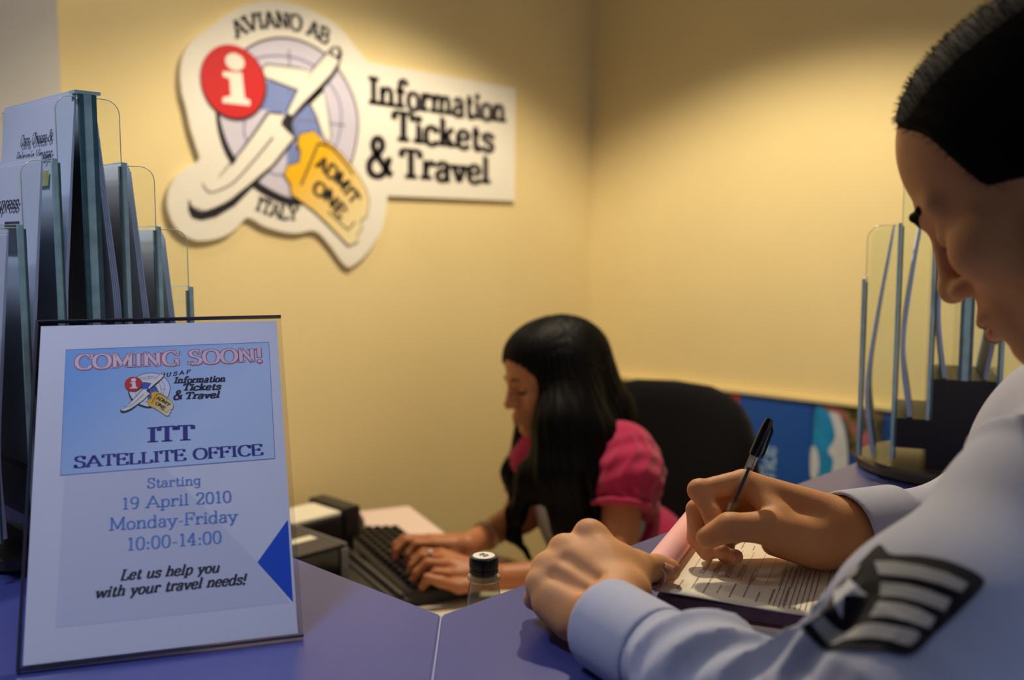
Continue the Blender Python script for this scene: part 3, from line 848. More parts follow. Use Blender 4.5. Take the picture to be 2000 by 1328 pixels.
# dark box with silver edge, printer, mouse, drawer
bz = .865
k1 = onz(672, 1062, bz)
b1 = thing('terminal_box', 'dark grey box with silver edges and a small white label beside the keyboard', 'box', (k1[0] - .15, k1[1] + .17, ZD))
BXa = (k1[0] - .30, k1[0], k1[1], k1[1] + .19)
wparent(boxes('case', [(BXa[0], BXa[1], BXa[2], BXa[3], ZD + .001, bz - .004)], M['blackgloss'], None, .003), b1)
wparent(boxes('lid', [(BXa[0], BXa[1], BXa[2], BXa[3], bz - .0035, bz)], M['darkgrey'], None, .0012), b1)
wparent(boxes('edge_trim', [(BXa[1] + .0003, BXa[1] + .006, BXa[2] - .001, BXa[3], bz - .007, bz + .001)], M['grey'], None, .001), b1)
wparent(boxes('corner_trim', [(BXa[1] - .009, BXa[1] + .006, BXa[2] - .0052, BXa[2] - .0003, ZD + .002, bz - .008)], M['grey'], None, .001), b1)
l0 = onz(590, 1055, bz)
wparent(boxes('label', [(l0[0] - .03, l0[0] + .025, l0[1] - .012, l0[1] + .012, bz + .0003, bz + .001)], M['cream']), b1)
p0 = onz(664, 985, .855)
pr = thing('label_printer', 'black device with a pale top by the far wall', 'printer', (p0[0] - .12, p0[1] + .05, ZD))
wparent(boxes('case', [(p0[0] - .30, p0[0], p0[1] - .05, p0[1] + .07, ZD + .001, .845)], M['black'], None, .006), pr)
wparent(boxes('pale_top', [(p0[0] - .29, p0[0] - .03, p0[1] - .045, p0[1] + .055, .8455, .855)], M['cream'], None, .003), pr)
wparent(boxes('end_cap', [(p0[0] - .028, p0[0] + .012, p0[1] - .055, p0[1] + .075, .80, .862)], M['black'], None, .005), pr)
ms = onz(683, 1018, .765)
mo = thing('computer_mouse', 'black rounded mouse at the far end of the keyboard', 'mouse', (ms[0] + .035, ms[1] + .045, ZD), kang)
prof_ = []
bm = bmesh.new(); bmesh.ops.create_uvsphere(bm, u_segments=24, v_segments=14, radius=1)
for v in bm.verts:
    v.co = Vector((v.co.x * .056, v.co.y * .032, max(v.co.z, -.02) * .037 + .001))
me = bpy.data.meshes.new('body'); bm.to_mesh(me); bm.free(); me.polygons.foreach_set('use_smooth', np.ones(len(me.polygons), bool))
loc_child(link('body', me, M['black']), mo)
loc_child(boxes('scroll_wheel', [(-.04, -.022, -.004, .004, .026, .034)], M['darkgrey'], None, .002), mo)
dA, dB = onz(674, 1061, .79)[:2], onz(802, 1165, .79)[:2]
xr = BXa[1] + .010
dpoly = [tuple(dA), (xr, dA[1]), (xr, BXa[2] - .012), (.80, BXa[2] - .012), (.80, dB[1] - .03), tuple(dB)]
dr = thing('cash_drawer', 'low black drawer unit between the counter and the keyboard', 'drawer', (xr, dB[1] + .05, ZD))
wparent(prism('case', dpoly, ZD + .001, .786, M['black'], None, .003), dr)
e_ = unit2(dA - dB); n2 = np.array([e_[1], -e_[0]])
def dline(off, w, i0, i1): return [tuple(dB + e_ * i0 - n2 * off), tuple(dA - e_ * i1 - n2 * off), tuple(dA - e_ * i1 - n2 * (off + w)), tuple(dB + e_ * i0 - n2 * (off + w))]
wparent(prism('ridge', dline(.006, .010, .01, .02), .7863, .793, M['darkgrey'], None, .0015), dr)
wparent(prism('ridge', dline(.026, .008, .01, .03), .7863, .790, M['darkgrey'], None, .0015), dr)
pp = onz(772, 1028, ZD)
ps = boxes('paper_sheet', [(-.15, .15, -.075, .075, 0, .0012)], mat('pinkish_paper', (236, 214, 206), .7))
ps.location = (pp[0] + .01, pp[1], ZD + .0006); ps.rotation_euler = (0, 0, kang - .03)
tag(ps, 'pale pinkish sheet of paper lying on the desk beside the keyboard', 'paper')

# bottle
bt = onz(945, 1084, 1.045)
bo = thing('glass_bottle', 'small clear glass bottle with black cap and cream top behind the counter corner', 'bottle', (bt[0], bt[1], ZD))
M['glass'] = clear_mat('bottle_glass', (.70, .76, .66), gloss=3.5, haze=.04)
M['oil'] = clear_mat('bottle_contents', (.93, .84, .60))
hB = 1.045 - ZD
rb = .0155
glass = lathe('glass', [(.031, .001), (.034, .006), (.034, .16), (.032, .185), (.0275, .213), (.0225, .235), (.0185, .262), (.0160, .276), (.0155, .2835)], M['glass'], n=40); loc_child(glass, bo)
loc_child(lathe('contents', [(.029, .006), (.031, .012), (.031, .158), (.0295, .184), (.0252, .212), (.0205, .233)], M['oil'], n=32), bo)
loc_child(lathe('neck_ring', [(.0168, .2755), (.0186, .277), (.0186, .281), (.0168, .2825)], M['glass'], n=32), bo)
loc_child(lathe('cap', [(.0160, .2842), (.0168, .285), (.0168, .2895), (.0158, .290), (.0158, .2915), (.0170, .292), (.0170, .302), (.0160, .304)], M['blackgloss'], n=36), bo)
loc_child(lathe('cap_top', [(.0128, .3042), (.0128, .3048), (.0122, .305)], M['cream'], n=32), bo)
A = text_on('S', [(-.004, -.005), (.004, -.005)], .010, .2, .7, .3); loc_child(A.build('cap_mark', lambda x, y: (x, y, .3056), M['inkgrey'], None, np.array([0, 0, 1.])), bo)
for k in range(3):
    pts = [(.0185 * math.cos(a) * (1 + .0), .0185 * math.sin(a), .236 + .006 * k + .004 * math.sin(3 * a + k)) for a in np.linspace(2.6, 5.6, 14)]
    loc_child(tube('relief', pts, .0011, M['glass'], n=6), bo)

# ================================================================== OFFICE CHAIR
M['fabric'] = mat('black_chair_fabric', (11, 10, 15), .85, spec=.12, var=.12, vscale=90, bump=.4, bscale=900, sheen=.05)
cx, cy = P(1322, 880, 2.34)[:2]
ch = thing('office_chair', 'black fabric swivel chair behind the woman in pink', 'chair', (cx - .22, cy, 0), math.radians(6))
def cushion(name, w2, h2, t2, curve, n=28, e=3.2):
    """superellipse cushion in the YZ plane, thickness along X, back curved by `curve`"""
    vs, fs = [], []
    rings = [(1.0, 0), (.985, .5), (.93, .86), (.8, 1.0)]
    seq = [(s_, t_) for s_, t_ in [(0.0, -1.0)] + [(a, -b) for a, b in rings[::-1]] + [(1.0, 0.0)] + [(a, b) for a, b in rings[1:]] + [(0.0, 1.0)]]
    seq = [seq[0]] + [s_ for i, s_ in enumerate(seq[1:-1]) if i == 0 or s_ != seq[1:-1][i - 1]] + [seq[-1]]
    for s_, t_ in seq:
        for i in range(n):
            a = 2 * math.pi * i / n
            ca, sa = math.cos(a), math.sin(a)
            y = w2 * s_ * math.copysign(abs(ca) ** (2 / e), ca); z = h2 * s_ * math.copysign(abs(sa) ** (2 / e), sa)
            vs.append((t2 * t_ - curve * (y / w2) ** 2, y, z))
    for j in range(len(seq) - 1):
        for i in range(n):
            k = (i + 1) % n
            fs.append((j * n + i, j * n + k, (j + 1) * n + k, (j + 1) * n + i))
    me = mesh(name, vs, fs, True)
    bm = bmesh.new(); bm.from_mesh(me); bmesh.ops.remove_doubles(bm, verts=bm.verts, dist=1e-5); bmesh.ops.recalc_face_normals(bm, faces=bm.faces)
    bm.to_mesh(me); bm.free()
    me.polygons.foreach_set('use_smooth', np.ones(len(me.polygons), bool))
    return link(name, me, M['fabric'])
bk = loc_child(cushion('backrest', .255, .31, .045, .07), ch); bk.location = (.22, 0, .765); bk.rotation_euler = (0, math.radians(6), 0)
sh = loc_child(cushion('back_shell', .235, .285, .012, .07), ch); sh.location = (.285, 0, .76); sh.rotation_euler = (0, math.radians(6), 0); sh.data.materials.clear(); sh.data.materials.append(M['black'])
se = loc_child(cushion('seat', .25, .25, .045, .0), ch); se.location = (-.05, 0, .42); se.rotation_euler = (0, math.radians(90), 0)
loc_child(tube('back_bar', [(.05, 0, .36), (.26, 0, .36), (.31, 0, .42), (.31, 0, .62)], .018, M['black'], n=10), ch)
loc_child(lathe('column', [(.03, .09), (.03, .22), (.02, .222), (.02, .365)], M['black'], n=20), ch)
for k in range(5):
    a = 2 * math.pi * k / 5 + .3
    d_ = np.array([math.cos(a), math.sin(a), 0])
    f_ = loc_child(tube('base_arm', [d_ * .03 + (0, 0, .10), d_ * .28 + (0, 0, .075)], [.022, .014], M['black'], n=8), ch)
    wl = lathe('caster', [(.012, -.012), (.027, -.010), (.027, .010), (.012, .012)], M['black'], n=18, loc=d_ * .28 + (0, 0, .0285), axis=(-d_[1], d_[0], 0)); loc_child(wl, ch)

# ================================================================== POSTER BOARDS under the right-hand wall
XPF = X1 - .018
def board(name, label, cat, xa, xb, mt, ztop, zbot=.25):
    ya, yb = onx(xa, 800, XPF)[1], onx(xb, 800, XPF)[1]
    o = thing(name, label, cat, (X1 - .01, (ya + yb) / 2, zbot), group=None)
    wparent(boxes('panel', [(XPF, X1 - .002, yb, ya, zbot, ztop)], mt), o)
    return o, ya, yb
M['pblue'] = mat('poster_blue', (22, 84, 178), .45); M['pblue2'] = mat('poster_deep_blue', (28, 70, 150), .45)
M['pred'] = mat('poster_red', (206, 60, 40), .45)
zt_ = .957
struct(boxes('trim_1', [(X1 - .028, X1 - .0005, -1.2, Y1 - .002, zt_ + .002, zt_ + .012)], M['wall']))
board('poster_board', 'narrow blue board under the wall ledge, left of the red one', 'poster', 1372, 1396, M['pblue2'], zt_)
board('poster_board', 'small red board under the wall ledge behind the chair', 'poster', 1397, 1442, M['pred'], zt_)
ob, ya, yb = board('poster_board', 'wide blue board with pale upright lettering behind the pen', 'poster', 1444, 1586, M['pblue'], zt_)
oc, yc, yd = board('poster_board', 'photo board of blue water, white walls and pink blossom', 'poster', 1588, 1725, M['pblue2'], zt_)
board('poster_board', 'plain blue board behind the right leaflet rack', 'poster', 1727, 1900, M['pblue2'], zt_)
NX = np.array([-1.0, 0, 0])
def Xp(x, y): q = onx(x, y, XPF); return np.array([q[1], q[2]])
M['glowtext'] = mat('poster_pale_blue', (150, 190, 235), .5)
A = text_on('office', [Xp(1514, 974), Xp(1514, 872)], -abs(Xp(1478, 900)[0] - Xp(1510, 900)[0]) * .95, .2, .8, 0)
wparent(A.build('lettering', lambda y, z: (XPF - .0008, y, z), M['glowtext'], None, NX), ob)
def pshape(name, pts, h_, mt):
    A_ = Art(); A_.poly(crom([Xp(*p) for p in pts], 5, True)); wparent(A_.build(name, lambda y, z: (XPF - h_, y, z), mt, None, NX), oc)
M['sea'] = mat('print_sea', (30, 140, 205), .4, var=.25, vscale=16); M['pwhite'] = mat('print_white', (206, 214, 226), .5, var=.12, vscale=20)
def foliage(name):
    mt = mat(name, (90, 90, 50), .5); nt = mt.node_tree; b = nt.nodes['Principled BSDF']
    tc = nt.nodes.new('ShaderNodeTexCoord'); n = nt.nodes.new('ShaderNodeTexNoise'); n.inputs['Scale'].default_value = 22; n.inputs['Detail'].default_value = 6
    r = nt.nodes.new('ShaderNodeValToRGB'); e = r.color_ramp.elements
    e[0].position = .36; e[0].color = (*lin((44, 52, 30)), 1); e[1].position = .66; e[1].color = (*lin((190, 96, 120)), 1)
    e2 = r.color_ramp.elements.new(.5); e2.color = (*lin((110, 96, 52)), 1)
    nt.links.new(tc.outputs['Object'], n.inputs['Vector']); nt.links.new(n.outputs[0], r.inputs[0]); nt.links.new(r.outputs[0], b.inputs['Base Color'])
    return mt
pshape('water', [(1592, 800), (1625, 805), (1645, 850), (1650, 900), (1640, 950), (1592, 960)], .0006, M['sea'])
pshape('white_walls', [(1618, 795), (1640, 812), (1652, 850), (1656, 905), (1645, 950), (1622, 945), (1628, 900), (1618, 880), (1632, 850)], .0012, M['pwhite'])
pshape('white_dome', [(1588, 870), (1598, 885), (1600, 915), (1592, 935), (1584, 930), (1583, 890)], .0012, M['pwhite'])
pshape('blossom', [(1600, 783), (1650, 788), (1700, 792), (1722, 800), (1722, 850), (1715, 885), (1690, 900), (1660, 880), (1654, 840), (1640, 810), (1612, 800)], .0016, foliage('print_blossom'))

# ================================================================== RECEIPT PAD AND PEN
ZP = ZT + .024
Q0 = onz(1277, 1152, ZP)
bd = np.array([.93, .37, 0]); bd /= np.linalg.norm(bd); ad = np.array([bd[1], -bd[0], 0])
PBL, PAL = .255, .20
def P3(a, b, z=0): return Q0 + ad * a + bd * b + np.array([0, 0, z])
pad = thing('receipt_pad', 'thick receipt pad with a white form on top and a rolled pink page', 'receipt pad', tuple(np.array([*P3(PAL / 2, PBL / 2)[:2], ZT])))
M['mauve'] = mat('pad_mauve_edge', (112, 82, 98), .7, var=.12, vscale=60)
M['maroon'] = mat('pad_cover_maroon', (96, 36, 50), .5)
M['pink'] = mat('pink_carbon_page', (252, 190, 188), .7, sss=0)
def padbox(name, a0, a1, b0, b1, z0, z1, mt):
    vs = [P3(a, b, z - ZP) for z in (z0, z1) for b in (b0, b1) for a in (a0, a1)]
    me = mesh(name, vs, [(0, 2, 3, 1), (4, 5, 7, 6), (0, 1, 5, 4), (2, 6, 7, 3), (0, 4, 6, 2), (1, 3, 7, 5)])
    bm = bmesh.new(); bm.from_mesh(me); bmesh.ops.recalc_face_normals(bm, faces=bm.faces); bm.to_mesh(me); bm.free()
    return wparent(link(name, me, mt), pad)
padbox('page_block', .002, PAL - .001, .004, PBL - .002, ZT + .0062, ZP - .0062, M['mauve'])
padbox('cover', 0, PAL, .002, PBL, ZT + .0040, ZT + .0060, M['maroon'])
padbox('lower_block', .03, PAL + .02, -.006, PBL - .02, ZT + .0004, ZT + .0038, M['cream'])
# top page, a little wavy
def page_z(a, b): return -.0016 + .0016 * math.cos(a / PAL * 5.0) * (1 - b / PBL * .6) - .001 * (a / PAL)
nA, nB = 24, 20
vs, fs = [], []
for i in range(nA + 1):
    for j in range(nB + 1):
        a, b = PAL * i / nA, PBL * j / nB
        vs.append(P3(a, b, page_z(a, b)))
for i in range(nA):
    for j in range(nB):
        q = i * (nB + 1) + j; fs.append((q, q + nB + 1, q + nB + 2, q + 1))
n0_ = len(vs)
vs2 = [v - np.array([0, 0, .0012]) for v in vs]
fs2 = [tuple(n0_ + i for i in f[::-1]) for f in fs]
rim = [i * (nB + 1) for i in range(nA + 1)] + [nA * (nB + 1) + j for j in range(1, nB + 1)] + [i * (nB + 1) + nB for i in range(nA - 1, -1, -1)] + [j for j in range(nB - 1, 0, -1)]
fs3 = [(rim[i], n0_ + rim[i], n0_ + rim[(i + 1) % len(rim)], rim[(i + 1) % len(rim)]) for i in range(len(rim))]
wparent(link('top_page', mesh('top_page', vs + vs2, fs + fs2 + fs3, True), M['cream']), pad)
# rolled pink page (spiral tube along the binding edge)
prf = [(.0125 * math.cos(t) * (1 - .02 * t), .0125 * math.sin(t) * (1 - .02 * t)) for t in np.linspace(-math.pi / 2, 2 * math.pi * 1.35, 40)]
vs, fs = [], []
for j, b in enumerate(np.linspace(.004, PBL + .004, 12)):
    for (x, z) in prf: vs.append(P3(-.004 + x, b, .0115 + z))
n_ = len(prf)
for j in range(11):
    for i in range(n_ - 1): fs.append((j * n_ + i, j * n_ + i + 1, (j + 1) * n_ + i + 1, (j + 1) * n_ + i))
rp = wparent(link('rolled_page', mesh('rolled_page', vs, fs, True), M['pink']), pad)
md = rp.modifiers.new('thickness', 'SOLIDIFY'); md.thickness = .0006
# print: form lines, small print, handwriting
M['print'] = mat('form_ink', (122, 114, 116), .7); M['pen_ink'] = mat('ball_pen_ink', (50, 50, 78), .6)
fl, sp_, hw = Art(), Art(), Art()
R_ = random.Random(3)
def words(A_, a, b0, b1, hgt, dens=.8):
    b = b0
    while b < b1:
        wl = R_.uniform(.002, .0075)
        # a word = a few tall thin letter marks
        q = b
        while q < min(b + wl, b1):
            h_ = hgt * .72 * R_.choice((.7, .7, 1.0)); ww = R_.uniform(.0005, .0010)
            A_.poly([(a, q), (a + h_, q), (a + h_, q + ww), (a, q + ww)]); q += ww + .0004
        b += wl + .0014
for k in range(9):
    a = .018 + .0115 * k
    words(fl, a, .012 + .006 * (k % 2), .038 + .012 * (k % 3), .0022)
    fl.poly([(a + .0028, .060), (a + .0028 + .0003, .060), (a + .0031, .150), (a + .0028, .150)])
    words(fl, a, .155, .170 + .01 * (k % 2), .002)
for k in range(22):
    words(sp_, .098 + .0044 * k, .008 + (.004 if k in (0, 9, 16) else 0), .118 if k not in (0, 9, 16) else .05, .0024 if k in (0, 9, 16) else .0020)
for k in range(12):
    words(sp_, .100 + .0074 * k, .135, .235, .0022)
for k in range(5):
    b = .062 + .004 * (k % 2); a = .018 + .0115 * (k + 1.0) + .002
    pts = []
    for i in range(26):
        pts.append((a - .0022 + .0042 * R_.random() * (1 if i % 2 else -.4), b + .0016 * i + .0006 * R_.uniform(-1, 1)))
    hw.ribbon(crom(pts, 3), .0005)
for nm, A_, mt, h_ in (('form_lines', fl, M['print'], .0003), ('small_print', sp_, M['print'], .0003), ('handwriting', hw, M['pen_ink'], .0005)):
    wparent(A_.build(nm, lambda a, b: P3(a, b, page_z(a, b) + h_), mt, None, ZU), pad)

# pen
PT = onz(1379, 1112, ZP - .0012)
def pen_top():
    best = None
    for t in np.linspace(.7, 1.1, 401):
        q = P(1505, 815, t); e = abs(np.linalg.norm(q - PT) - .156)
        if best is None or e < best[0] - 1e-9:
            if q[1] <= PT[1] + .03: best = (e, q)
    return best[1]
PE = pen_top()
pd = (PE - PT) / np.linalg.norm(PE - PT)
pen = thing('ballpoint_pen', 'clear ballpoint pen with black cap held in the right hand over the form', 'pen', tuple(PT))
M['penclear'] = clear_mat('pen_barrel_clear', (.95, .95, .95), gloss=3.0, haze=.05)
pc = lambda nm, prof, mt, n=20: wparent(lathe(nm, prof, mt, n=n, loc=PT, axis=pd), pen)
pc('ball_tip', [(.0003, 0), (.0005, .001), (.0010, .003), (.0013, .0075)], M['brass'])
pc('nose_cone', [(.0014, .0075), (.0024, .014), (.0030, .018)], M['brass'])
pc('ink_tube', [(.0016, .0185), (.0016, .106)], M['blackgloss'], 12)
pc('empty_tube', [(.0016, .1062), (.0016, .128)], mat('tube_pale', (215, 212, 212), .3), 12)
brl = pc('barrel', [(.0030, .0182), (.0042, .026), (.0042, .128)], M['penclear'], 6)
pc('cap', [(.0052, .118), (.0056, .120), (.0056, .130), (.0050, .144), (.0040, .154), (.0030, .1565)], M['blackgloss'])
u_ = np.cross(pd, FW); u_ /= np.linalg.norm(u_)
if u_ @ RT < 0: u_ = -u_
wparent(tube('cap_clip', [PT + pd * .152 + u_ * .003, PT + pd * .146 + u_ * .0068, PT + pd * .124 + u_ * .0076, PT + pd * .118 + u_ * .0070], [.0012, .0014, .0013, .001], M['blackgloss'], n=8), pen)
# ================================================================== ORGANIC SURFACES: smooth-blended distance fields -> one continuous mesh
class Sdf:
    def __init__(s): s.pr = []
    def _add(s, fn, lo, hi, op, k): s.pr.append((fn, np.array(lo, float), np.array(hi, float), op, k))
    def cap(s, a, b, ra, rb=None, k=.01, op='u'):
        a, b = np.array(a, float), np.array(b, float); rb = ra if rb is None else rb
        ba = b - a; l2 = ba @ ba + 1e-12
        def fn(p):
            pa = p - a; t = np.clip(pa @ ba / l2, 0, 1)
            return np.linalg.norm(pa - t[:, None] * ba, axis=1) - (ra + t * (rb - ra))
        r = max(ra, rb)
        s._add(fn, np.minimum(a, b) - r, np.maximum(a, b) + r, op, k)
    def chain(s, pts, rs, k=.01, op='u'):
        for i in range(len(pts) - 1): s.cap(pts[i], pts[i + 1], rs[i], rs[i + 1], k, op)
    def ell(s, c, r, R=None, k=.01, op='u'):
        c, r = np.array(c, float), np.array(r, float); R = np.eye(3) if R is None else R
        def fn(p):
            q = (p - c) @ R
            k0 = np.linalg.norm(q / r, axis=1); k1 = np.linalg.norm(q / (r * r), axis=1)
            return np.where(k1 > 1e-9, k0 * (k0 - 1) / np.maximum(k1, 1e-9), -r.min())
        e = np.sqrt(((R * r) ** 2).sum(1))
        s._add(fn, c - e, c + e, op, k)
    def fun(s, fn, lo, hi, op, k=.01): s._add(fn, lo, hi, op, k)
    def eval(s, p, sel=None):
        d = np.full(len(p), 1.0)
        for (fn, lo, hi, op, k) in (s.pr if sel is None else sel):
            v = fn(p)
            if op == 'u':
                if k > 0:
                    h = np.maximum(k - np.abs(d - v), 0) / k; d = np.minimum(d, v) - h * h * k * .25
                else: d = np.minimum(d, v)
            elif op == 's':
                h = np.maximum(k - np.abs(d + v), 0) / max(k, 1e-9); d = np.maximum(d, -v) + h * h * k * .25
            elif op == 'i':
                h = np.maximum(k - np.abs(d - v), 0) / max(k, 1e-9); d = np.maximum(d, v) + h * h * k * .25
            elif op == 'd': d = d + v
        return d
    def surface(s, vox, B=20):
        us = [q for q in s.pr if q[3] == 'u']
        lo = np.min([q[1] for q in us], 0) - 4 * vox; hi = np.max([q[2] for q in us], 0) + 4 * vox
        n = np.ceil((hi - lo) / vox).astype(int) + 2
        nb = np.ceil(n / B).astype(int)
        ar = np.arange(B + 1); kmax = max(q[4] for q in s.pr if q[3] == 'u')
        GX, GY, GZ = np.meshgrid(ar, ar, ar, indexing='ij'); goff = np.stack([GX, GY, GZ], -1).reshape(-1, 3)
        cs = np.linspace(.1, .9, 3); cx_, cy_, cz_ = np.meshgrid(cs, cs, cs, indexing='ij'); coff = np.stack([cx_, cy_, cz_], -1).reshape(-1, 3) * B * vox
        gid = lambda i: (i[..., 0] * (n[1] + 2 * B) + i[..., 1]) * (n[2] + 2 * B) + i[..., 2]
        ids, pos, quads = [], [], []
        for bi in range(nb[0]):
            for bj in range(nb[1]):
                for bk in range(nb[2]):
                    b0 = np.array([bi, bj, bk]) * B; w0 = lo + b0 * vox; w1 = w0 + B * vox
                    m_ = 3 * vox + max(.012, kmax)
                    sel = [q for q in s.pr if np.all(q[1] - m_ <= w1) and np.all(q[2] + m_ >= w0)]
                    if not any(q[3] == 'u' for q in sel): continue
                    if np.min(np.abs(s.eval(w0 + coff, sel))) > B * vox * .75: continue
                    D = s.eval(w0 + goff * vox, sel).reshape(B + 1, B + 1, B + 1)
                    I = D < 0
                    c8 = [I[a:B + a, b:B + b, c:B + c] for a in (0, 1) for b in (0, 1) for c in (0, 1)]
                    cnt = sum(x.astype(int) for x in c8)
                    act = (cnt > 0) & (cnt < 8)
                    if not act.any(): continue
                    ci = np.argwhere(act)
                    sm = np.zeros((len(ci), 3)); ct = np.zeros(len(ci))
                    for ax in range(3):
                        o1, o2 = [x for x in range(3) if x != ax]
                        for a in (0, 1):
                            for b in (0, 1):
                                e0 = ci.copy(); e0[:, o1] += a; e0[:, o2] += b
                                e1 = e0.copy(); e1[:, ax] += 1
                                d0 = D[e0[:, 0], e0[:, 1], e0[:, 2]]; d1 = D[e1[:, 0], e1[:, 1], e1[:, 2]]
                                cr_ = (d0 < 0) != (d1 < 0)
                                t = np.where(cr_, d0 / np.where(cr_, d0 - d1, 1), 0)
                                q = e0.astype(float); q[:, ax] += t
                                sm[cr_] += q[cr_]; ct[cr_] += 1
                    ids.append(gid(ci + b0)); pos.append(w0 + sm / ct[:, None] * vox)
                    for ax in range(3):
                        u, v = (ax + 1) % 3, (ax + 2) % 3
                        sl0 = [slice(0, B)] * 3; sl1 = [slice(0, B)] * 3; sl1[ax] = slice(1, B + 1)
                        A0 = I[tuple(sl0)]; A1 = I[tuple(sl1)]
                        e = np.argwhere(A0 != A1)
                        if not len(e): continue
                        ins = A0[e[:, 0], e[:, 1], e[:, 2]]
                        g_ = e + b0
                        du = np.zeros(3, int); du[u] = 1; dv = np.zeros(3, int); dv[v] = 1
                        q = np.stack([gid(g_ - du - dv), gid(g_ - dv), gid(g_), gid(g_ - du)], 1)
                        q[~ins] = q[~ins][:, ::-1]
                        quads.append(q)
        ids = np.concatenate(ids); pos = np.concatenate(pos); quads = np.concatenate(quads)
        o = np.argsort(ids); ids = ids[o]; pos = pos[o]
        f = np.searchsorted(ids, quads); f = np.clip(f, 0, len(ids) - 1)
        ok = (ids[f] == quads).all(1)
        return pos, f[ok]
    def build(s, name, vox, mt, smooth=2, parent=None):
        v, f = s.surface(vox)
        e = np.concatenate([f[:, [0, 1]], f[:, [1, 2]], f[:, [2, 3]], f[:, [3, 0]]])
        for _ in range(smooth):
            acc = np.zeros_like(v); c = np.zeros(len(v))
            for a, b in ((0, 1), (1, 0)):
                np.add.at(acc, e[:, a], v[e[:, b]]); np.add.at(c, e[:, a], 1)
            v = v * .5 + .5 * acc / np.maximum(c, 1)[:, None]
        me = bpy.data.meshes.new(name)
        me.vertices.add(len(v)); me.vertices.foreach_set('co', v.astype(np.float32).ravel())
        me.loops.add(len(f) * 4); me.loops.foreach_set('vertex_index', f.astype(np.int32).ravel())
        me.polygons.add(len(f)); me.polygons.foreach_set('loop_start', np.arange(0, len(f) * 4, 4, dtype=np.int32))
        try: me.polygons.foreach_set('loop_total', np.full(len(f), 4, np.int32))
        except Exception: pass
        me.polygons.foreach_set('use_smooth', np.ones(len(f), bool))
        me.update(calc_edges=True); me.validate()
        o = link(name, me, mt)
        if parent is not None: wparent(o, parent)
        return o
    def march(s, p, d, n=90, tmax=.6):
        """walk from points p along unit directions d to the surface; returns hit points (closest approach if missed)"""
        p = np.array(p, float); d = np.array(d, float); t = np.zeros(len(p)); best = np.full(len(p), 9.); bt = t.copy()
        for _ in range(n):
            v = s.eval(p + d * t[:, None])
            up = v < best; best[up] = v[up]; bt[up] = t[up]
            t = np.minimum(t + np.clip(v, -.02, .03) * .8, tmax)
        return p + d * bt[:, None], best

def unit(v): v = np.array(v, float); return v / np.linalg.norm(v)
def frame(fwd, up=(0, 0, 1), roll=0.):
    """columns: right, forward, up"""
    y = unit(fwd); x = unit(np.cross(y, up)); z = np.cross(x, y)
    if roll:
        c, s_ = math.cos(roll), math.sin(roll); x, z = x * c + z * s_, z * c - x * s_
    return np.stack([x, y, z], 1)

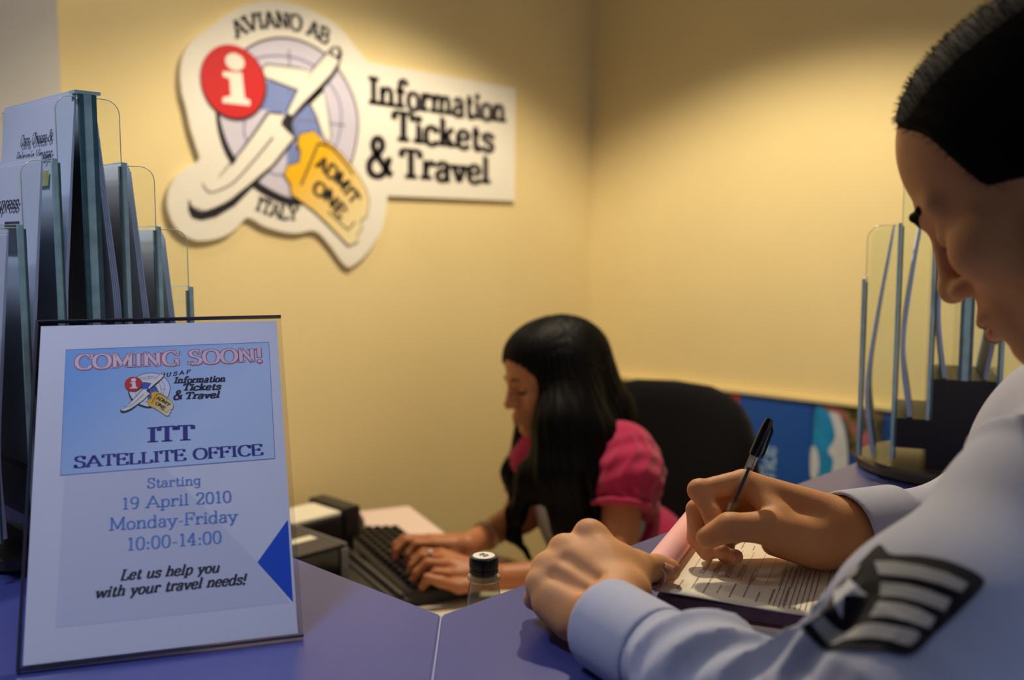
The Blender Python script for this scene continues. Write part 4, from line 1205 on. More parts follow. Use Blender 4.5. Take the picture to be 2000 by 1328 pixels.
class Head:
    """a human head in its own axes: x right, y to the front, z up; the origin lies between the ears"""
    def __init__(s, o, R, sc=1.0, w=1.0): s.o = np.array(o, float); s.R = R; s.sc = sc; s.w = w
    def p(s, x, y, z): return s.o + s.R @ (np.array([x * s.w, y, z]) * s.sc)
    def E(s, S, c, r, k=.012, op='u', rot=None):
        R = s.R if rot is None else s.R @ rot
        S.ell(s.p(*c), np.array(r) * s.sc, R, k * s.sc, op)
    def C(s, S, a, b, ra, rb=None, k=.01, op='u'):
        S.cap(s.p(*a), s.p(*b), ra * s.sc, (ra if rb is None else rb) * s.sc, k * s.sc, op)
    def skull(s, S):
        s.E(S, (0, -.018, .030), (.074, .093, .076), .02)
        s.E(S, (0, .022, .028), (.064, .066, .066), .03)
    def face(s, S, jaw=1.0, nose=1.0):
        s.skull(S)
        s.E(S, (0, .030, -.040), (.060 * jaw, .056, .070), .025)
        for x in (-1, 1):
            s.C(S, (x * .054 * jaw, -.004, -.050), (x * .050 * jaw, .004, -.066), .016, .015, .02)
            s.C(S, (x * .050 * jaw, .004, -.066), (x * .013, .068, -.106), .016, .014, .02)
            s.E(S, (x * .043, .058, -.034), (.022, .024, .020), .02)                  # cheek
            s.C(S, (x * .010, .086, .010), (x * .044, .068, .008), .010, .008, .012)    # brow ridge
        s.E(S, (0, .078, -.106), (.019, .013, .014), .016)                             # chin
        s.E(S, (0, .076, -.074), (.028, .022, .026), .018)                             # muzzle
        for x in (-1, 1):
            s.E(S, (x * .031, .089, -.012), (.016, .013, .010), .010, 's')            # socket
            s.E(S, (x * .031, .0715, -.0125), (.0145, .0135, .0125), .004)             # closed lid over the eyeball
        s.C(S, (0, .090, .000), (0, .103 * nose + (1 - nose) * .09, -.034), .0062, .0085, .008)
        s.E(S, (0, .104, -.041), (.0105, .0125 * nose, .0098), .008)
        for x in (-1, 1):
            s.E(S, (x * .0125, .094, -.045), (.0075, .0105, .0075), .006)
            s.E(S, (x * .0065, .101, -.0525), (.0032, .0045, .003), .003, 's')
        s.C(S, (-.017, .092, -.0715), (.017, .092, -.0715), .0058, None, .006)
        s.E(S, (0, .095, -.0705), (.013, .0075, .0052), .005)
        s.E(S, (0, .0945, -.0825), (.016, .0075, .0062), .006)
        s.C(S, (-.022, .0915, -.0762), (0, .1025, -.0768), .0016, .0016, .003, 's'); s.C(S, (0, .1025, -.0768), (.022, .0915, -.0762), .0016, .0016, .003, 's')
        s.E(S, (0, .094, -.093), (.014, .006, .004), .006, 's')
    def ears(s, S):
        for x in (-1, 1):
            rot = np.array(Matrix.Rotation(math.radians(-14), 3, 'X')) @ np.array(Matrix.Rotation(math.radians(x * -22), 3, 'Z'))
            s.E(S, (x * .078, -.026, -.014), (.0075, .017, .028), .006, 'u', rot)
            s.E(S, (x * .0855, -.024, -.010), (.0055, .0105, .018), .004, 's', rot)
            s.E(S, (x * .074, -.014, -.020), (.008, .006, .008), .006)
    def lips(s, S):
        s.C(S, (-.018, .0925, -.0722), (0, .0985, -.0712), .0028, .0052, .003); s.C(S, (0, .0985, -.0712), (.018, .0925, -.0722), .0052, .0028, .003)
        s.C(S, (-.016, .0925, -.0808), (0, .0982, -.0826), .0030, .0060, .003); s.C(S, (0, .0982, -.0826), (.016, .0925, -.0808), .0060, .0030, .003)
        s.C(S, (-.022, .0925, -.0763), (0, .1040, -.0768), .0013, None, .002, 's'); s.C(S, (0, .1040, -.0768), (.022, .0925, -.0763), .0013, None, .002, 's')

def face_parts(h, person, skin, brow_m, lash_m, lip_m, vox=.0012, bw=1.0, lw=1.0):
    for x in (-1, 1):
        S = Sdf()
        pts = [h.p(x * .012, .0945, .009), h.p(x * .025, .0915, .014), h.p(x * .038, .0815, .013), h.p(x * .050, .066, .006)]
        S.chain(pts, [.0024 * bw, .0034 * bw, .0030 * bw, .0014 * bw], .003); S.build('eyebrow', vox, brow_m, 1, person)
        S = Sdf()
        pts = [h.p(x * (.0165 + .0058 * i), .0815 + .0042 * math.sin(math.pi * (i + .4) / 5.6) - .0016 * i, -.0150 - .0022 * math.sin(math.pi * i / 5)) for i in range(6)]
        S.chain(pts, [.0010 * lw, .0014 * lw, .0017 * lw, .0019 * lw, .0019 * lw, .0014 * lw], .002)
        for i in range(1, 6):
            q = pts[i]; S.cap(q, q + h.R @ np.array([x * .0012 * i * .5, .0058, -.0040]), .0009, .0004, .001)
        S.build('eyelashes', vox, lash_m, 0, person)
    S = Sdf(); h.lips(S); S.build('lips', vox, lip_m, 1, person)

def finger(S, pts, rs, k=.0035):
    S.chain(pts, rs, k)
def nail(person, base, tip, normal, wdt, mt):
    """a small curved nail plate lying on the back of a fingertip"""
    base, tip, nrm_ = np.array(base), np.array(tip), unit(normal)
    e = unit(tip - base); nrm_ = unit(nrm_ - e * (nrm_ @ e)); sd = np.cross(e, nrm_)
    vs, fs = [], []
    for i in range(7):
        u = i / 6; ww = wdt * (1 - .0 * u) * (math.sqrt(max(0.02, 1 - (2 * u - 1) ** 6)))
        for j in range(7):
            v = j / 6 * 2 - 1
            vs.append(base + (tip - base) * u + sd * ww * v + nrm_ * (.0012 - .0032 * v * v * wdt / .0055))
    for i in range(6):
        for j in range(6):
            q = i * 7 + j; fs.append((q, q + 1, q + 8, q + 7))
    o = wparent(link('fingernail', mesh('fingernail', vs, fs, True), mt), person)
    md = o.modifiers.new('thickness', 'SOLIDIFY'); md.thickness = .0006
    return o

M['skin_m'] = mat('tan_skin', (214, 152, 100), .56, spec=.3, var=.05, vscale=45, bump=.12, bscale=700, sss=.12)
M['skin_w'] = mat('olive_skin', (186, 120, 80), .46, spec=.4, var=.05, vscale=40, bump=.06, bscale=600, sss=.12)
M['nail'] = mat('fingernail', (214, 150, 122), .3, spec=.5)
M['hair_m'] = mat('black_cropped_hair', (14, 10, 10), .8, spec=.12, var=.25, vscale=300, bump=.6, bscale=900)
M['hair_w'] = mat('black_straight_hair', (4, 3, 5), .5, spec=.1)
M['lash'] = mat('dark_lashes', (16, 11, 11), .6)
M['lip_w'] = mat('rose_lips', (156, 78, 76), .4); M['lip_m'] = mat('brown_lips', (150, 86, 70), .45)
M['shirt'] = mat('pale_blue_shirt', (186, 191, 214), .8, spec=.2, var=.02, vscale=60, bump=.25, bscale=1500, sheen=.2)
M['trouser'] = mat('navy_trousers', (34, 38, 62), .85, bump=.2, bscale=900)
M['shoe'] = mat('black_shoe', (18, 17, 18), .25)
M['patchbg'] = mat('navy_patch', (9, 9, 22), .9, bump=.3, bscale=1200)
M['patchst'] = mat('silver_grey_stripe', (168, 168, 172), .75, bump=.3, bscale=1200)
M['patchstar'] = mat('pale_star', (206, 208, 220), .75, bump=.3, bscale=1200)
M['pinkknit'] = mat('pink_knit', (178, 36, 82), .85, spec=.15, var=.10, vscale=90, bump=.6, bscale=700, sheen=.3)
M['whitetop'] = mat('white_cotton_top', (210, 204, 212), .85, bump=.2, bscale=600)
# ================================================================== THE MAN: leaning on the right counter, writing
man = thing('person', 'person with cropped dark hair in pale blue uniform shirt, writing on the pad', 'person', (.95, -.16, 0))
hp_ = math.radians(35)
hd_dir = np.array([-.02 * math.cos(hp_), .999 * math.cos(hp_), -math.sin(hp_)])
HM = Head(P(2062, 302, .70), frame(hd_dir, (0, 0, 1)), 1.07)
neck0 = np.array([.905, .105, 1.325])
LS, LE, LWr = P(2050, 1030, .64), P(1690, 1525, .55), P(1197, 1220, .770)
RS_, RE, RWr = np.array([1.085, .20, 1.275]), np.array([1.135, .30, 1.128]), P(1662, 1040, .925)
pel = np.array([.95, -.16, .93])
B = Sdf()
# torso, neck
B.ell((.915, .01, 1.14), (.140, .085, .20), frame((0, .9, -.35)), .05)
B.ell((.905, .10, 1.27), (.120, .065, .075), frame((0, .9, -.4)), .05)
B.ell((.945, -.14, .95), (.15, .105, .13), None, .05)
B.cap(neck0 - np.array([0, .01, .03]), HM.p(0, -.030, -.055), .058, .054, .03)
HM.face(B, 1.0, .86); HM.ears(B)
# arms
B.cap(LS, LE, .042, .040, .02); B.cap(LE, LWr, .040, .0275, .02)
B.cap(RS_, RE, .046, .040, .03); B.cap(RE, RWr, .040, .0275, .02)
# left hand: loose fist, back of the hand towards the camera, thumb on the pad
mcp = [P(1150, 1046, .862), P(1101, 1075, .852), P(1067, 1110, .840), P(1052, 1142, .828)]
wl = LWr
wc = [P(1226, 1160, .806), P(1200, 1168, .803), P(1176, 1180, .800), P(1156, 1196, .797)]
for a, b, r0, r1 in zip(wc, mcp, (.017, .017, .0165, .0155), (.0125, .0125, .0115, .0105)): B.cap(a, b, r0, r1, .012)
B.cap(LWr, P(1190, 1178, .802), .0275, .024, .015)
B.ell(P(1140, 1122, .833), (.036, .031, .0185), frame(P(1150, 1044, .862) - P(1196, 1196, .797), FW * -1 + UP * .6), .012)
B.cap(P(1118, 1210, .802), P(1072, 1178, .816), .018, .0145, .010)             # outer edge of the palm
for q, r in zip(mcp, (.0134, .0128, .0118, .0106)): B.ell(q + UP * .0014, (r, r, r), None, .006)
for i, dp in ((1, .0128), (2, .0118)):
    a_ = mcp[i] * .42 + mcp[i + 1] * .58; b_ = wc[i] * .5 + wc[i + 1] * .5
    B.cap(a_ * .8 + b_ * .2 + (UP - FW) * dp, a_ * .25 + b_ * .75 + (UP - FW) * (dp + .0012), .0036, .0030, .010, 's')
pip = [P(1122, 1086, .897), P(1080, 1112, .889), P(1050, 1143, .873), P(1043, 1170, .853)]
dip = [P(1150, 1122, .900), P(1108, 1142, .890), P(1080, 1165, .874), P(1066, 1188, .855)]
tip = [P(1180, 1130, .880), P(1140, 1150, .872), P(1112, 1170, .860), P(1095, 1195, .844)]
for i in range(4):
    f_ = (1, 1, .95, .86)[i]
    finger(B, [mcp[i], pip[i], dip[i], tip[i]], [.0108 * f_, .0102 * f_, .0090 * f_, .0082 * f_])
tm, ti, tt = P(1243, 1112, .868), P(1281, 1109, .884), P(1308, 1113, .886)
B.cap(P(1226, 1162, .812), tm, .0185, .0140, .012)
B.cap(mcp[0] + (tm - mcp[0]) * .25, tm, .0100, .0120, .016)
B.ell(P(1212, 1112, .845), (.020, .020, .014), frame(tm - mcp[0], FW * -1 + UP * .6), .014)
finger(B, [tm, ti, tt], [.0135, .0116, .0104], .006)
# right hand holding the pen
rm = [P(1452, 941, .945), P(1463, 962, .962), P(1480, 990, .972), P(1500, 1018, .976)]
rw = [P(1640, 1012, .925), P(1640, 1032, .938), P(1640, 1052, .945), P(1640, 1068, .945)]
for a, b, r0, r1 in zip(rw, rm, (.0200, .0200, .0195, .0185), (.0115, .0115, .0110, .0105)): B.cap(a, b, r0, r1, .014)
B.cap(RWr, P(1625, 1040, .932), .0275, .0255, .015)
tc, tmr, tir, ttr = P(1585, 1056, .915), P(1497, 1030, .899), P(1424, 1030, .893), P(1382, 1050, .899)
B.cap(tc, tmr, .0225, .0152, .014)
B.cap(P(1612, 1068, .925), P(1520, 1052, .918), .020, .013, .014)
B.cap(P(1600, 1080, .942), P(1512, 1060, .955), .0165, .0130, .012)
B.cap(rm[0] + (P(1500, 985, .925) - rm[0]) * .3, P(1515, 1005, .915), .0085, .0120, .012)    # web between thumb and forefinger
finger(B, [rm[0], P(1366, 958, .930), P(1390, 1003, .917), P(1397, 1034, .911)], [.0122, .0098, .0090, .0080])
B.ell(P(1364, 957, .930), (.0104, .0104, .0104), None, .004)
finger(B, [rm[1], P(1360, 995, .952), P(1360, 1050, .941), P(1381, 1080, .926)], [.0118, .0098, .0088, .0078])
finger(B, [rm[2], P(1384, 1030, .962), P(1388, 1071, .945), P(1411, 1077, .920)], [.0112, .0092, .0084, .0074])
finger(B, [rm[3], P(1420, 1052, .962), P(1418, 1084, .945), P(1438, 1087, .915)], [.0105, .0084, .0078, .0068])
finger(B, [tmr, tir, ttr], [.0148, .0128, .0108], .006)
body = B.build('body', .0021, M['skin_m'], 2, man)
nail(man, P(1400, 1036, .8895) , P(1377, 1051, .8965), -FW * .8 - RT * .2 + UP * .75, .0060, M['nail'])
nail(man, P(1299, 1102, .8715), P(1317, 1109, .8765), UP * .95 - FW * .45, .0062, M['nail'])
nail(man, P(1432, 1087, .9085), P(1440, 1088, .9075), UP * .2 - FW * .9, .0040, M['nail'])
face_parts(HM, man, M['skin_m'], M['hair_m'], M['lash'], M['lip_m'])
# cropped hair: a thin shell over the skull, with bristles
Hh = Sdf()
HM.E(Hh, (0, -.018, .030), (.0768, .0958, .0790), .02); HM.E(Hh, (0, .022, .028), (.0664, .0684, .0688), .03)
HM.C(Hh, (0, -.055, -.02), (0, -.050, -.055), .060, .050, .02)
n_ = HM.R @ unit((0, .99, -.20)); p_ = HM.p(0, .052, .086)
def hair_edge(p): 
    q = (p - HM.o) @ HM.R
    lat = np.abs(q[:, 0])
    return (p - p_) @ n_ - .012 * np.sin(np.clip(lat / .07, 0, 1) * math.pi) * 1.2
Hh.fun(hair_edge, HM.o - .2, HM.o + .2, 'i', .004)
hair = Hh.build('cropped_hair', .0025, M['hair_m'], 1, man)
hv = np.array([v.co for v in hair.data.vertices]); hn = np.array([v.normal for v in hair.data.vertices])
sel = rng.choice(len(hv), 9000)
bv, bf = [], []
for i in sel:
    n0 = unit(hn[i] + rng.normal(0, .25, 3)); p0_ = hv[i]; t_ = unit(np.cross(n0, rng.normal(0, 1, 3))); s_ = np.cross(n0, t_)
    b_ = len(bv); L_ = rng.uniform(.003, .0062)
    bv += [p0_ + t_ * .0003, p0_ - t_ * .00015 + s_ * .00026, p0_ - t_ * .00015 - s_ * .00026, p0_ + n0 * L_]
    bf += [(b_, b_ + 1, b_ + 3), (b_ + 1, b_ + 2, b_ + 3), (b_ + 2, b_, b_ + 3)]
br = wparent(link('hair_bristles', mesh('hair_bristles', bv, bf), M['hair_m']), man); br['kind'] = 'stuff'

# shirt
Sh = Sdf()
Sh.ell((.915, .0, 1.14), (.178, .122, .235), frame((0, .9, -.35)), .05)
Sh.ell((.915, .11, 1.325), (.155, .100, .100), frame((0, .9, -.4)), .05)
Sh.ell((.945, -.14, .97), (.170, .125, .13), None, .05)
Sh.cap(LS, (RS_ * .3 + neck0 * .7), .060, .066, .04); Sh.cap(RS_, (LS * .3 + neck0 * .7), .062, .074, .04)
LSm = LS + (LE - LS) * .5
Sh.cap(LS, LSm, .066, .070, .03); Sh.cap(LSm, LE, .070, .057, .03)
Sh.cap(LSm + (LE - LSm) * .25, LSm + (LE - LSm) * .72, .073, .078, .03)
cufL = P(1199, 1228, .765); dL = unit(cufL - LE); mL = LE + (cufL - LE) * .55
Sh.cap(LE, mL, .055, .046, .02); Sh.cap(mL, cufL - dL * .050, .046, .0335, .015)
Sh.cap(RS_, RE, .064, .058, .03)
Sh.ell((.873, .18, 1.215), (.13, .105, .115), None, .02)
Sh.cap(neck0 + np.array([-.06, .02, .012]), neck0 + np.array([.09, .05, .0]), .080, .080, .04)
cufR = P(1664, 1042, .925); dR = unit(cufR - RE)
Sh.cap(RE, cufR - dR * .075, .054, .0345, .02)
# collar
cN = HM.p(0, -.036, -.095)
# folds
def axis_disp(a, b, amp, fn):
    a, b = np.array(a), np.array(b); e = unit(b - a); l = np.linalg.norm(b - a)
    u_ = unit(np.cross(e, (0, 0, 1))); v_ = np.cross(e, u_)
    def f(p):
        q = p - a; s_ = q @ e / l; ph_ = np.arctan2(q @ v_, q @ u_)
        rad = np.linalg.norm(q - (q @ e)[:, None] * e, axis=1)
        w_ = np.clip((s_ + .1) / .15, 0, 1) * np.clip((1.05 - s_) / .15, 0, 1) * np.clip((.11 - rad) / .03, 0, 1)
        return -amp * w_ * fn(s_, ph_)
    return f
ridge = lambda x: 1 - 2 * np.abs(np.sin(x)) ** .7
fo = axis_disp(LE, cufL - dL * .05, .0105, lambda s_, p_: (np.clip(1.15 - s_, .12, 1)) * (ridge(s_ * 13 + 1.5 * np.sin(p_ + .6) + .8 * np.sin(2 * p_ + 2 + 3 * s_)) * .7 + .45 * np.sin(s_ * 31 + 3 * p_)))
Sh.fun(fo, np.minimum(LE, cufL) - .1, np.maximum(LE, cufL) + .1, 'd')
fo2 = axis_disp(LSm, LE, .0028, lambda s_, p_: np.clip(s_ - .3, 0, 1) * ridge(s_ * 9 + 1.8 * np.sin(p_ + 1.)))
Sh.fun(fo2, np.minimum(LSm, LE) - .1, np.maximum(LSm, LE) + .1, 'd')
fo3 = axis_disp(RE, cufR - dR * .05, .003, lambda s_, p_: ridge(s_ * 8 + 1.5 * np.sin(p_)))
Sh.fun(fo3, np.minimum(RE, cufR) - .1, np.maximum(RE, cufR) + .1, 'd')
Sh.fun(lambda p: np.where(p[:, 1] > OUT[1] - .02, ZT + .0008 - p[:, 2], -1.), np.array([.1, .2, 1.0]), np.array([1.6, .7, 1.075]), 'i', .004)
sn_ = unit(LS - neck0 - np.array([0, 0, .05]))
sp0 = LS + sn_ * -.028
Sh.fun(lambda p: np.where(np.linalg.norm(p - LS, axis=1) < .13, -.0075 * np.exp(-(((p - sp0) @ sn_) / .010) ** 2) + .0060 * np.exp(-(((p - sp0) @ sn_ + .016) / .008) ** 2), 0.), LS - .14, LS + .14, 'd')
SM = Sdf(); SM.cap(LS, LSm, .066, .070, .03); SM.cap(LSm, LE, .070, .057, .03); SM.cap(LSm + (LE - LSm) * .25, LSm + (LE - LSm) * .72, .073, .078, .03)
SA = Sdf(); SA.pr = list(Sh.pr)                       # outer surface kept for the sleeve badge
Sh.cap(neck0 + np.array([0, .0, .0]), cN + (cN - neck0) * .8, .062, .064, .004, 's')
shirt = Sh.build('shirt', .0035, M['shirt'], 2, man)
# cuffs: hollow bands
def cuff(name, a, b, ra, rb, wall, parent):
    S = Sdf(); e = unit(np.array(b) - np.array(a))
    a, b = np.array(a), np.array(b)
    S.cap(a, b, ra, rb, 0)
    S.fun(lambda p: (p - b) @ e - .0, b - .12, b + .12, 'i', .0025)
    S.fun(lambda p: (a - p) @ e - .004, a - .12, a + .12, 'i', .004)
    S.cap(a - e * .0, b + e * .08, ra - wall * 1.0, rb - wall, .002, 's')
    return S.build(name, .0018, M['shirt'], 2, parent)
cuff('cuff', cufL - dL * .055, cufL + dL * .012, .0365, .0370, .0032, man)
cuff('cuff', cufR - dR * .055, cufR + dR * .012, .0405, .0418, .0036, man)
# collar stand
colS = Sdf()
ax_ = unit(cN - neck0); Lc = np.linalg.norm(cN - neck0)
colS.cap(neck0 + ax_ * (Lc - .075), neck0 + ax_ * (Lc - .012), .083, .066, .0)
colS.fun(lambda p: (p - (neck0 + ax_ * (Lc - .020))) @ ax_, cN - .2, cN + .2, 'i', .003)
colS.cap(neck0 - ax_ * .02, cN + ax_ * .1, .066, .058, .003, 's')
colS.build('collar', .0025, M['shirt'], 2, man)
# trousers, shoes
T = Sdf()
for sx in (-1, 1):
    hip = pel + np.array([sx * .09, 0, -.02]); kn = np.array([.95 + sx * .10, -.10, .50]); an = np.array([.95 + sx * .11, -.17, .09])
    T.cap(hip, kn, .098, .070, .04); T.cap(kn, an, .070, .058, .03)
T.ell(pel + np.array([0, 0, .0]), (.172, .128, .11), None, .04)
T.build('trousers', .007, M['trouser'], 2, man)
for sx in (-1, 1):
    S = Sdf(); an = np.array([.95 + sx * .11, -.17, .0])
    S.ell(an + (0, .02, .045), (.045, .075, .045), None, .02); S.ell(an + (sx * .008, .11, .035), (.048, .085, .034), None, .02)
    S.fun(lambda p: -p[:, 2] + .0006, an - .3, an + .3, 'i', .002)
    S.build('shoe', .005, M['shoe'], 2, man)
# rank badge sewn on the left sleeve
def sew(name, pxs, lift, mt, sub=5.0):
    A_ = Art(); A_.poly(pxs)
    bm = bmesh.new(); vs_ = [bm.verts.new((x, y, 0)) for x, y in A_.v]
    for f in A_.f:
        try: bm.faces.new([vs_[i] for i in f])
        except ValueError: pass
    for _ in range(7):
        ed = [e for e in bm.edges if e.calc_length() > sub]
        if not ed: break
        bmesh.ops.subdivide_edges(bm, edges=ed, cuts=1)
        bmesh.ops.triangulate(bm, faces=[f for f in bm.faces if len(f.verts) > 3])
    co = np.array([v.co[:2] for v in bm.verts])
    d_ = np.array([ray(x, y) for x, y in co]); ln_ = np.linalg.norm(d_, axis=1); d_ /= ln_[:, None]
    start = EYE + d_ * .36
    hit, best = SM.march(start, d_, 70, .45)
    hit = hit - d_ * 0
    eps = .002
    g3 = np.stack([SM.eval(hit + np.eye(3)[i] * eps) - SM.eval(hit - np.eye(3)[i] * eps) for i in range(3)], 1)
    g3 /= np.linalg.norm(g3, axis=1)[:, None] + 1e-9
    for _ in range(5): hit = hit - g3 * np.clip(SA.eval(hit), -.012, .012)[:, None] * .8
    hit = hit + g3 * lift
    for v, q in zip(bm.verts, hit): v.co = Vector(q)
    bad = [f for f in bm.faces if max(e.calc_length() for e in f.edges) > .03]
    bmesh.ops.delete(bm, geom=bad, context='FACES')
    bm.normal_update()
    for f in bm.faces:
        if f.normal @ Vector(EYE - np.array(f.calc_center_median())) < 0: f.normal_flip()
    me = bpy.data.meshes.new(name); bm.to_mesh(me); bm.free()
    me.polygons.foreach_set('use_smooth', np.ones(len(me.polygons), bool))
    o = wparent(link(name, me, mt), man)
    return o
Z4 = lambda pts: [(1500 + x / 4, 1060 + y / 4) for x, y in pts]
sm_ = lambda pts: [tuple(p) for p in crom(Z4(pts), 4, True)]
sew('rank_badge', sm_([(880, 25), (970, 100), (1200, 112), (1450, 165), (1690, 300), (1560, 480), (1330, 700), (1120, 885), (900, 850), (650, 830), (450, 800), (310, 720), (262, 620), (330, 540), (420, 440), (520, 330), (640, 250), (760, 130)]), .0014, M['patchbg'])
sew('stripe', Z4([(850, 165), (1000, 168), (1200, 200), (1400, 255), (1560, 335), (1510, 400), (1350, 340), (1150, 290), (880, 265)]), .0024, M['patchst'])
sew('stripe', Z4([(890, 330), (1100, 352), (1250, 390), (1430, 460), (1380, 548), (1200, 482), (1050, 445), (880, 425)]), .0024, M['patchst'])
sew('stripe', Z4([(870, 470), (1050, 490), (1180, 530), (1310, 605), (1255, 682), (1100, 630), (950, 600), (795, 585)]), .0024, M['patchst'])
sew('stripe', sm_([(318, 590), (385, 525), (425, 590), (520, 625), (700, 642), (850, 642), (1000, 672), (1180, 722), (1110, 812), (950, 772), (800, 747), (620, 752), (480, 735), (385, 685)]), .0024, M['patchst'])
sew('star', Z4([(650, 290), (690, 345), (780, 410), (690, 420), (625, 445), (555, 565), (527, 435), (512, 388), (590, 365)]), .0024, M['patchstar'])
sew('stripe', Z4([(612, 262), (745, 185), (700, 270), (645, 292)]), .0024, M['patchst'])
# ================================================================== THE WOMAN: seated at the desk, typing
wom = thing('person', 'person with long black hair in a pink short-sleeved top, typing at the desk', 'person', (1.75, 1.33, 0))
fd = -RT * .93 - FH * .36
HW = Head(P(1071, 728, 2.03), frame(fd * math.cos(math.radians(14)) - ZU * math.sin(math.radians(14))), .96, .95)
wLS, wRS = P(1222, 890, 1.97), P(1056, 874, 2.13)
wLE, wRE = P(1205, 1118, 1.88), P(1016, 1008, 2.15)
wLW, wRW = P(962, 1128, 1.815), P(912, 1066, 1.965)
wneck = P(1128, 880, 2.07)
hip = np.array([1.84, 1.36, .55])
W = Sdf()
HW.face(W, .92, .95); HW.ears(W)
W.cap(wneck, HW.p(0, -.03, -.06), .047, .045, .03)
ch_ = P(1150, 985, 2.09)
W.ell(ch_, (.135, .090, .17), frame((-1, .1, -.15)), .05)
W.cap(wLS, wRS, .050, .050, .04)
W.ell(hip + np.array([0, 0, .06]), (.16, .12, .15), frame((-1, 0, 0)), .05)
W.cap(wLS, wLE, .043, .037, .03); W.cap(wLE, wLW, .036, .023, .02)
W.cap(wRS, wRE, .043, .037, .03); W.cap(wRE, wRW, .036, .023, .02)
def typing_hand(S, wr, knk, fingers, thumb):
    """metacarpals to four knuckles, bent fingers down onto the keys, thumb"""
    for q, r in zip(knk, (.0115, .0115, .011, .010)): S.cap(wr, q, .0185, r, .012)
    for (pts, f_) in fingers: finger(S, pts, [.0098 * f_, .0088 * f_, .0078 * f_, .0068 * f_])
    finger(S, thumb, [.0165, .0125, .0100, .0085], .006)
# left hand (nearer): knuckles (868,1092) ... fingers to the left, thumb along the bottom
lk = [P(893, 1122, 1.800), P(880, 1103, 1.815), P(868, 1090, 1.835), P(862, 1080, 1.857)]
typing_hand(W, wLW, lk, [([lk[0], P(851, 1118, 1.800), P(832, 1136, 1.797), P(823, 1150, 1.795)], 1.0), ([lk[1], P(835, 1099, 1.818), P(814, 1118, 1.815), P(806, 1134, 1.813)], 1.02),
                      ([lk[2], P(826, 1086, 1.843), P(806, 1104, 1.842), P(799, 1118, 1.84)], .98), ([lk[3], P(826, 1078, 1.87), P(808, 1092, 1.87), P(801, 1104, 1.87)], .88)],
            [P(942, 1138, 1.806), P(897, 1146, 1.785), P(860, 1136, 1.775), P(834, 1128, 1.772)])
rk = [P(850, 1062, 1.940), P(842, 1055, 1.965), P(838, 1052, 1.988), P(838, 1052, 2.01)]
typing_hand(W, wRW, rk, [([rk[0], P(813, 1062, 1.935), P(799, 1082, 1.932), P(797, 1096, 1.93)], 1.0), ([rk[1], P(795, 1056, 1.962), P(776, 1074, 1.958), P(771, 1092, 1.955)], 1.02),
                      ([rk[2], P(790, 1051, 1.988), P(773, 1064, 1.985), P(768, 1078, 1.983)], .98), ([rk[3], P(796, 1051, 2.012), P(780, 1062, 2.01), P(775, 1074, 2.01)], .88)],
            [P(895, 1080, 1.955), P(858, 1090, 1.935), P(832, 1098, 1.93), P(815, 1104, 1.928)])
W.build('body', .0028, M['skin_w'], 2, wom)
face_parts(HW, wom, M['skin_w'], M['lash'], M['lash'], M['lip_w'], .0012, .62, 2.3)
# ring and bracelet
def band(name, c, ax, r, th, mt):
    ax = unit(ax); u_ = unit(np.cross(ax, (0, 0, 1))); v_ = np.cross(ax, u_)
    return wparent(tube(name, [np.array(c) + r * (u_ * math.cos(t) + v_ * math.sin(t)) for t in np.linspace(0, 2 * math.pi, 28, endpoint=False)], th, mt, n=8, closed=True), wom)
rc_ = lk[2] * .35 + P(826, 1086, 1.843) * .65
M['gem'] = mat('pale_gem', (225, 235, 240), .1, spec=.9)
rg = band('ring', rc_, P(826, 1086, 1.843) - lk[2], .0102, .0016, M['silver'])
bm = bmesh.new(); bmesh.ops.create_icosphere(bm, subdivisions=2, radius=.0045); me = bpy.data.meshes.new('gem'); bm.to_mesh(me); bm.free()
gm = link('gem', me, M['gem']); gm.location = Vector(rc_ + UP * .0105 - FW * .006); wparent(gm, rg)
band('bracelet', wRE * .34 + wRW * .66, wRW - wRE, .0300, .0024, M['brass'])
band('bracelet', wRE * .30 + wRW * .70, wRW - wRE, .0292, .0018, M['silver'])
# white top under the cardigan
Wt = Sdf()
Wt.ell(ch_, (.143, .098, .176), frame((-1, .1, -.15)), .05); Wt.cap(wLS, wRS, .053, .053, .04)
Wt.ell(hip + np.array([0, 0, .08]), (.166, .127, .16), frame((-1, 0, 0)), .05)
Wt.fun(lambda p: p[:, 2] - (wneck[2] - .075), ch_ - .4, ch_ + .4, 'i', .004)
Wt.build('white_top', .006, M['whitetop'], 2, wom)
# pink cardigan with gathered short sleeves
Ck = Sdf()
Ck.ell(ch_ + np.array([.02, 0, 0]), (.158, .112, .185), frame((-1, .1, -.15)), .05)
Ck.ell(hip + np.array([.012, 0, .08]), (.178, .138, .16), frame((-1, 0, 0)), .06)
Ck.cap(wLS, wRS, .060, .058, .03)
for s0, e0, r0 in ((wLS, wLE, .072), (wRS, wRE, .053)):
    d_ = unit(e0 - s0)
    Ck.cap(s0 + unit(wneck - s0) * .02, s0 + d_ * .045, r0 * .92, r0 * 1.08, .03)
    Ck.cap(s0 + d_ * .045, s0 + d_ * .095, r0 * 1.08, r0 * .80, .02)
    cut = s0 + d_ * .112
    Ck.fun((lambda cut, d_: lambda p: np.where(np.linalg.norm(p - cut, axis=1) < .11, (p - cut) @ d_, -1))(cut, d_), cut - .13, cut + .13, 's' if False else 'i', .003)
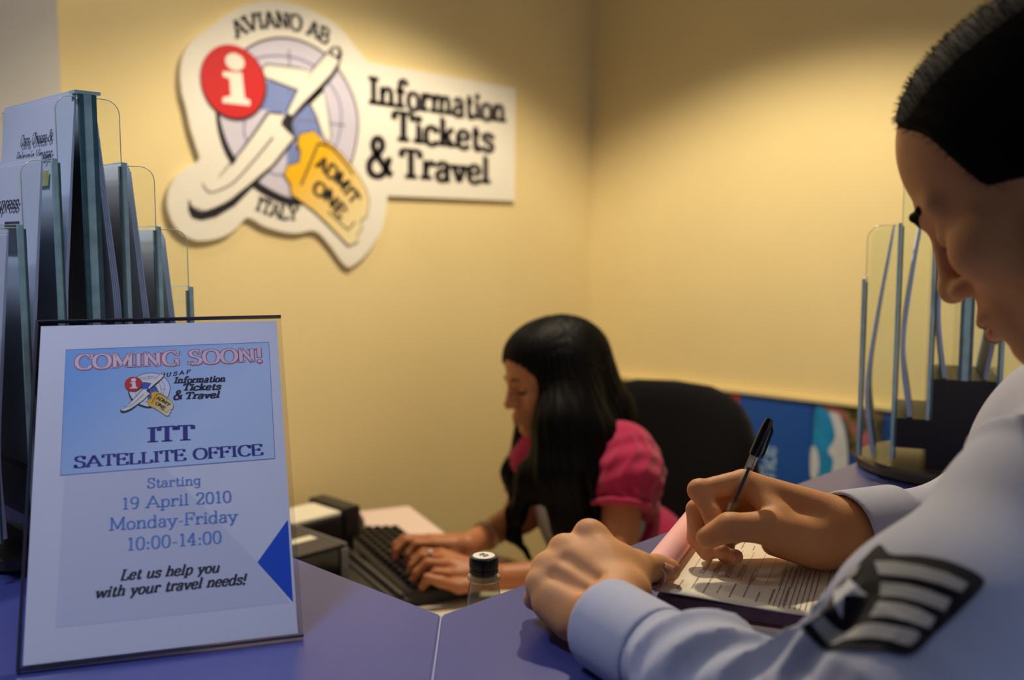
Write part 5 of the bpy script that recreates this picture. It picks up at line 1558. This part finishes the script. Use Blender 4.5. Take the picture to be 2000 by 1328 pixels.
# open front: a wedge without cardigan over the chest
fr0 = ch_ + np.array([-.12, .02, .10])
def front_gap(p):
    q = p - ch_
    w_ = .050 + .03 * np.clip(q[:, 2] / .2, -.5, 1)
    return np.maximum(np.abs(q[:, 1] - .01) - w_, q[:, 0] + .035)
Ck.fun(front_gap, ch_ - .3, ch_ + .3, 's', .006)
Ck.cap(wneck + np.array([-.02, 0, -.07]), wneck + np.array([-.02, 0, .08]), .062, .075, .01, 's')
d_ = unit(wLE - wLS)
gath = axis_disp(wLS - d_ * .03, wLS + d_ * .12, .0042, lambda s_, p_: ridge(p_ * 7 + 1.2 * np.sin(s_ * 7)) * .55 + .5 * np.sin(s_ * 22 + 2.5 * np.sin(p_ * 2)))
Ck.fun(gath, wLS - .16, wLS + .16, 'd')
Ck.build('pink_cardigan', .0034, M['pinkknit'], 1, wom)
for s0, e0, r0 in ((wLS, wLE, .0615), (wRS, wRE, .045)):
    d_ = unit(e0 - s0); c_ = s0 + d_ * .108; u_ = unit(np.cross(d_, (0, 1, 0))); v_ = np.cross(d_, u_)
    wparent(tube('sleeve_hem', [c_ + (r0 + .0022 * math.sin(9 * t)) * (u_ * math.cos(t) + v_ * math.sin(t)) for t in np.linspace(0, 2 * math.pi, 60, endpoint=False)], .0065, M['pinkknit'], n=8, closed=True), wom)
# trousers and shoes (seated)
T = Sdf()
for sx in (-1, 1):
    h0 = hip + np.array([0, sx * .08, -.01]); kn = hip + np.array([-.42, sx * .10, -.02]); an = np.array([kn[0] + .04, kn[1], .09])
    T.cap(h0, kn, .088, .062, .03); T.cap(kn, an, .060, .046, .03)
T.ell(hip, (.165, .13, .10), frame((-1, 0, 0)), .04)
T.build('trousers', .008, M['trouser'], 2, wom)
for sx in (-1, 1):
    S = Sdf(); an = np.array([hip[0] - .38, hip[1] + sx * .10, 0])
    S.ell(an + (0, 0, .04), (.06, .036, .042), None, .02); S.ell(an + (-.085, 0, .028), (.075, .036, .027), None, .02)
    S.fun(lambda p: -p[:, 2] + .0006, an - .3, an + .3, 'i', .002)
    S.build('shoe', .005, M['shoe'], 2, wom)
# long straight hair
H = Sdf()
HW.E(H, (0, -.024, .034), (.090, .100, .086), .03)
HW.E(H, (0, .020, .040), (.075, .070, .066), .03)
H.chain([HW.p(.0, -.070, .01), P(1168, 830, 2.07), P(1190, 910, 2.10), P(1185, 990, 2.10)], [.075, .080, .072, .05], .04)
H.chain([HW.p(-.058, -.022, .0), P(1105, 830, 1.955), P(1104, 920, 1.945), P(1122, 1010, 1.945), P(1112, 1085, 1.955)], [.048, .064, .064, .044, .012], .03)
H.chain([HW.p(-.055, -.03, .02), P(1145, 850, 1.965), P(1150, 930, 1.965), P(1120, 1020, 1.955), P(1100, 1080, 1.955)], [.045, .055, .052, .030, .010], .03)
H.chain([P(1072, 890, 1.965), P(1042, 935, 1.965), P(1010, 1000, 1.98)], [.030, .030, .018], .03)
H.chain([P(1009, 1000, 1.98), P(1003, 1045, 1.98), P(1036, 1092, 1.97)], [.018, .011, .004], .02)
H.chain([HW.p(.060, .0, .0), P(1030, 850, 2.125), P(1010, 920, 2.13), P(1012, 985, 2.11)], [.028, .026, .03, .02], .02)
# keep the face free
HW.E(H, (0, .096, -.040), (.068, .078, .094), .010, 's')
HW.E(H, (-.02, .10, .000), (.060, .060, .052), .010, 's')
def strands(p):
    q = (p - HW.o) @ HW.R
    an_ = np.arctan2(q[:, 0], q[:, 1] + .02)
    return .0013 * np.sin(an_ * 46 + 5 * np.sin(q[:, 2] * 9)) + .0011 * np.sin(an_ * 83 + 1.5 + 4 * np.sin(q[:, 2] * 7)) + .0018 * np.sin(p @ RT * 160 + 3 * np.sin(p[:, 2] * 8)) * np.clip(-q[:, 2] * 8, 0, 1)
H.fun(strands, HW.o - .6, HW.o + .4, 'd')
H.build('long_hair', .0032, M['hair_w'], 1, wom)
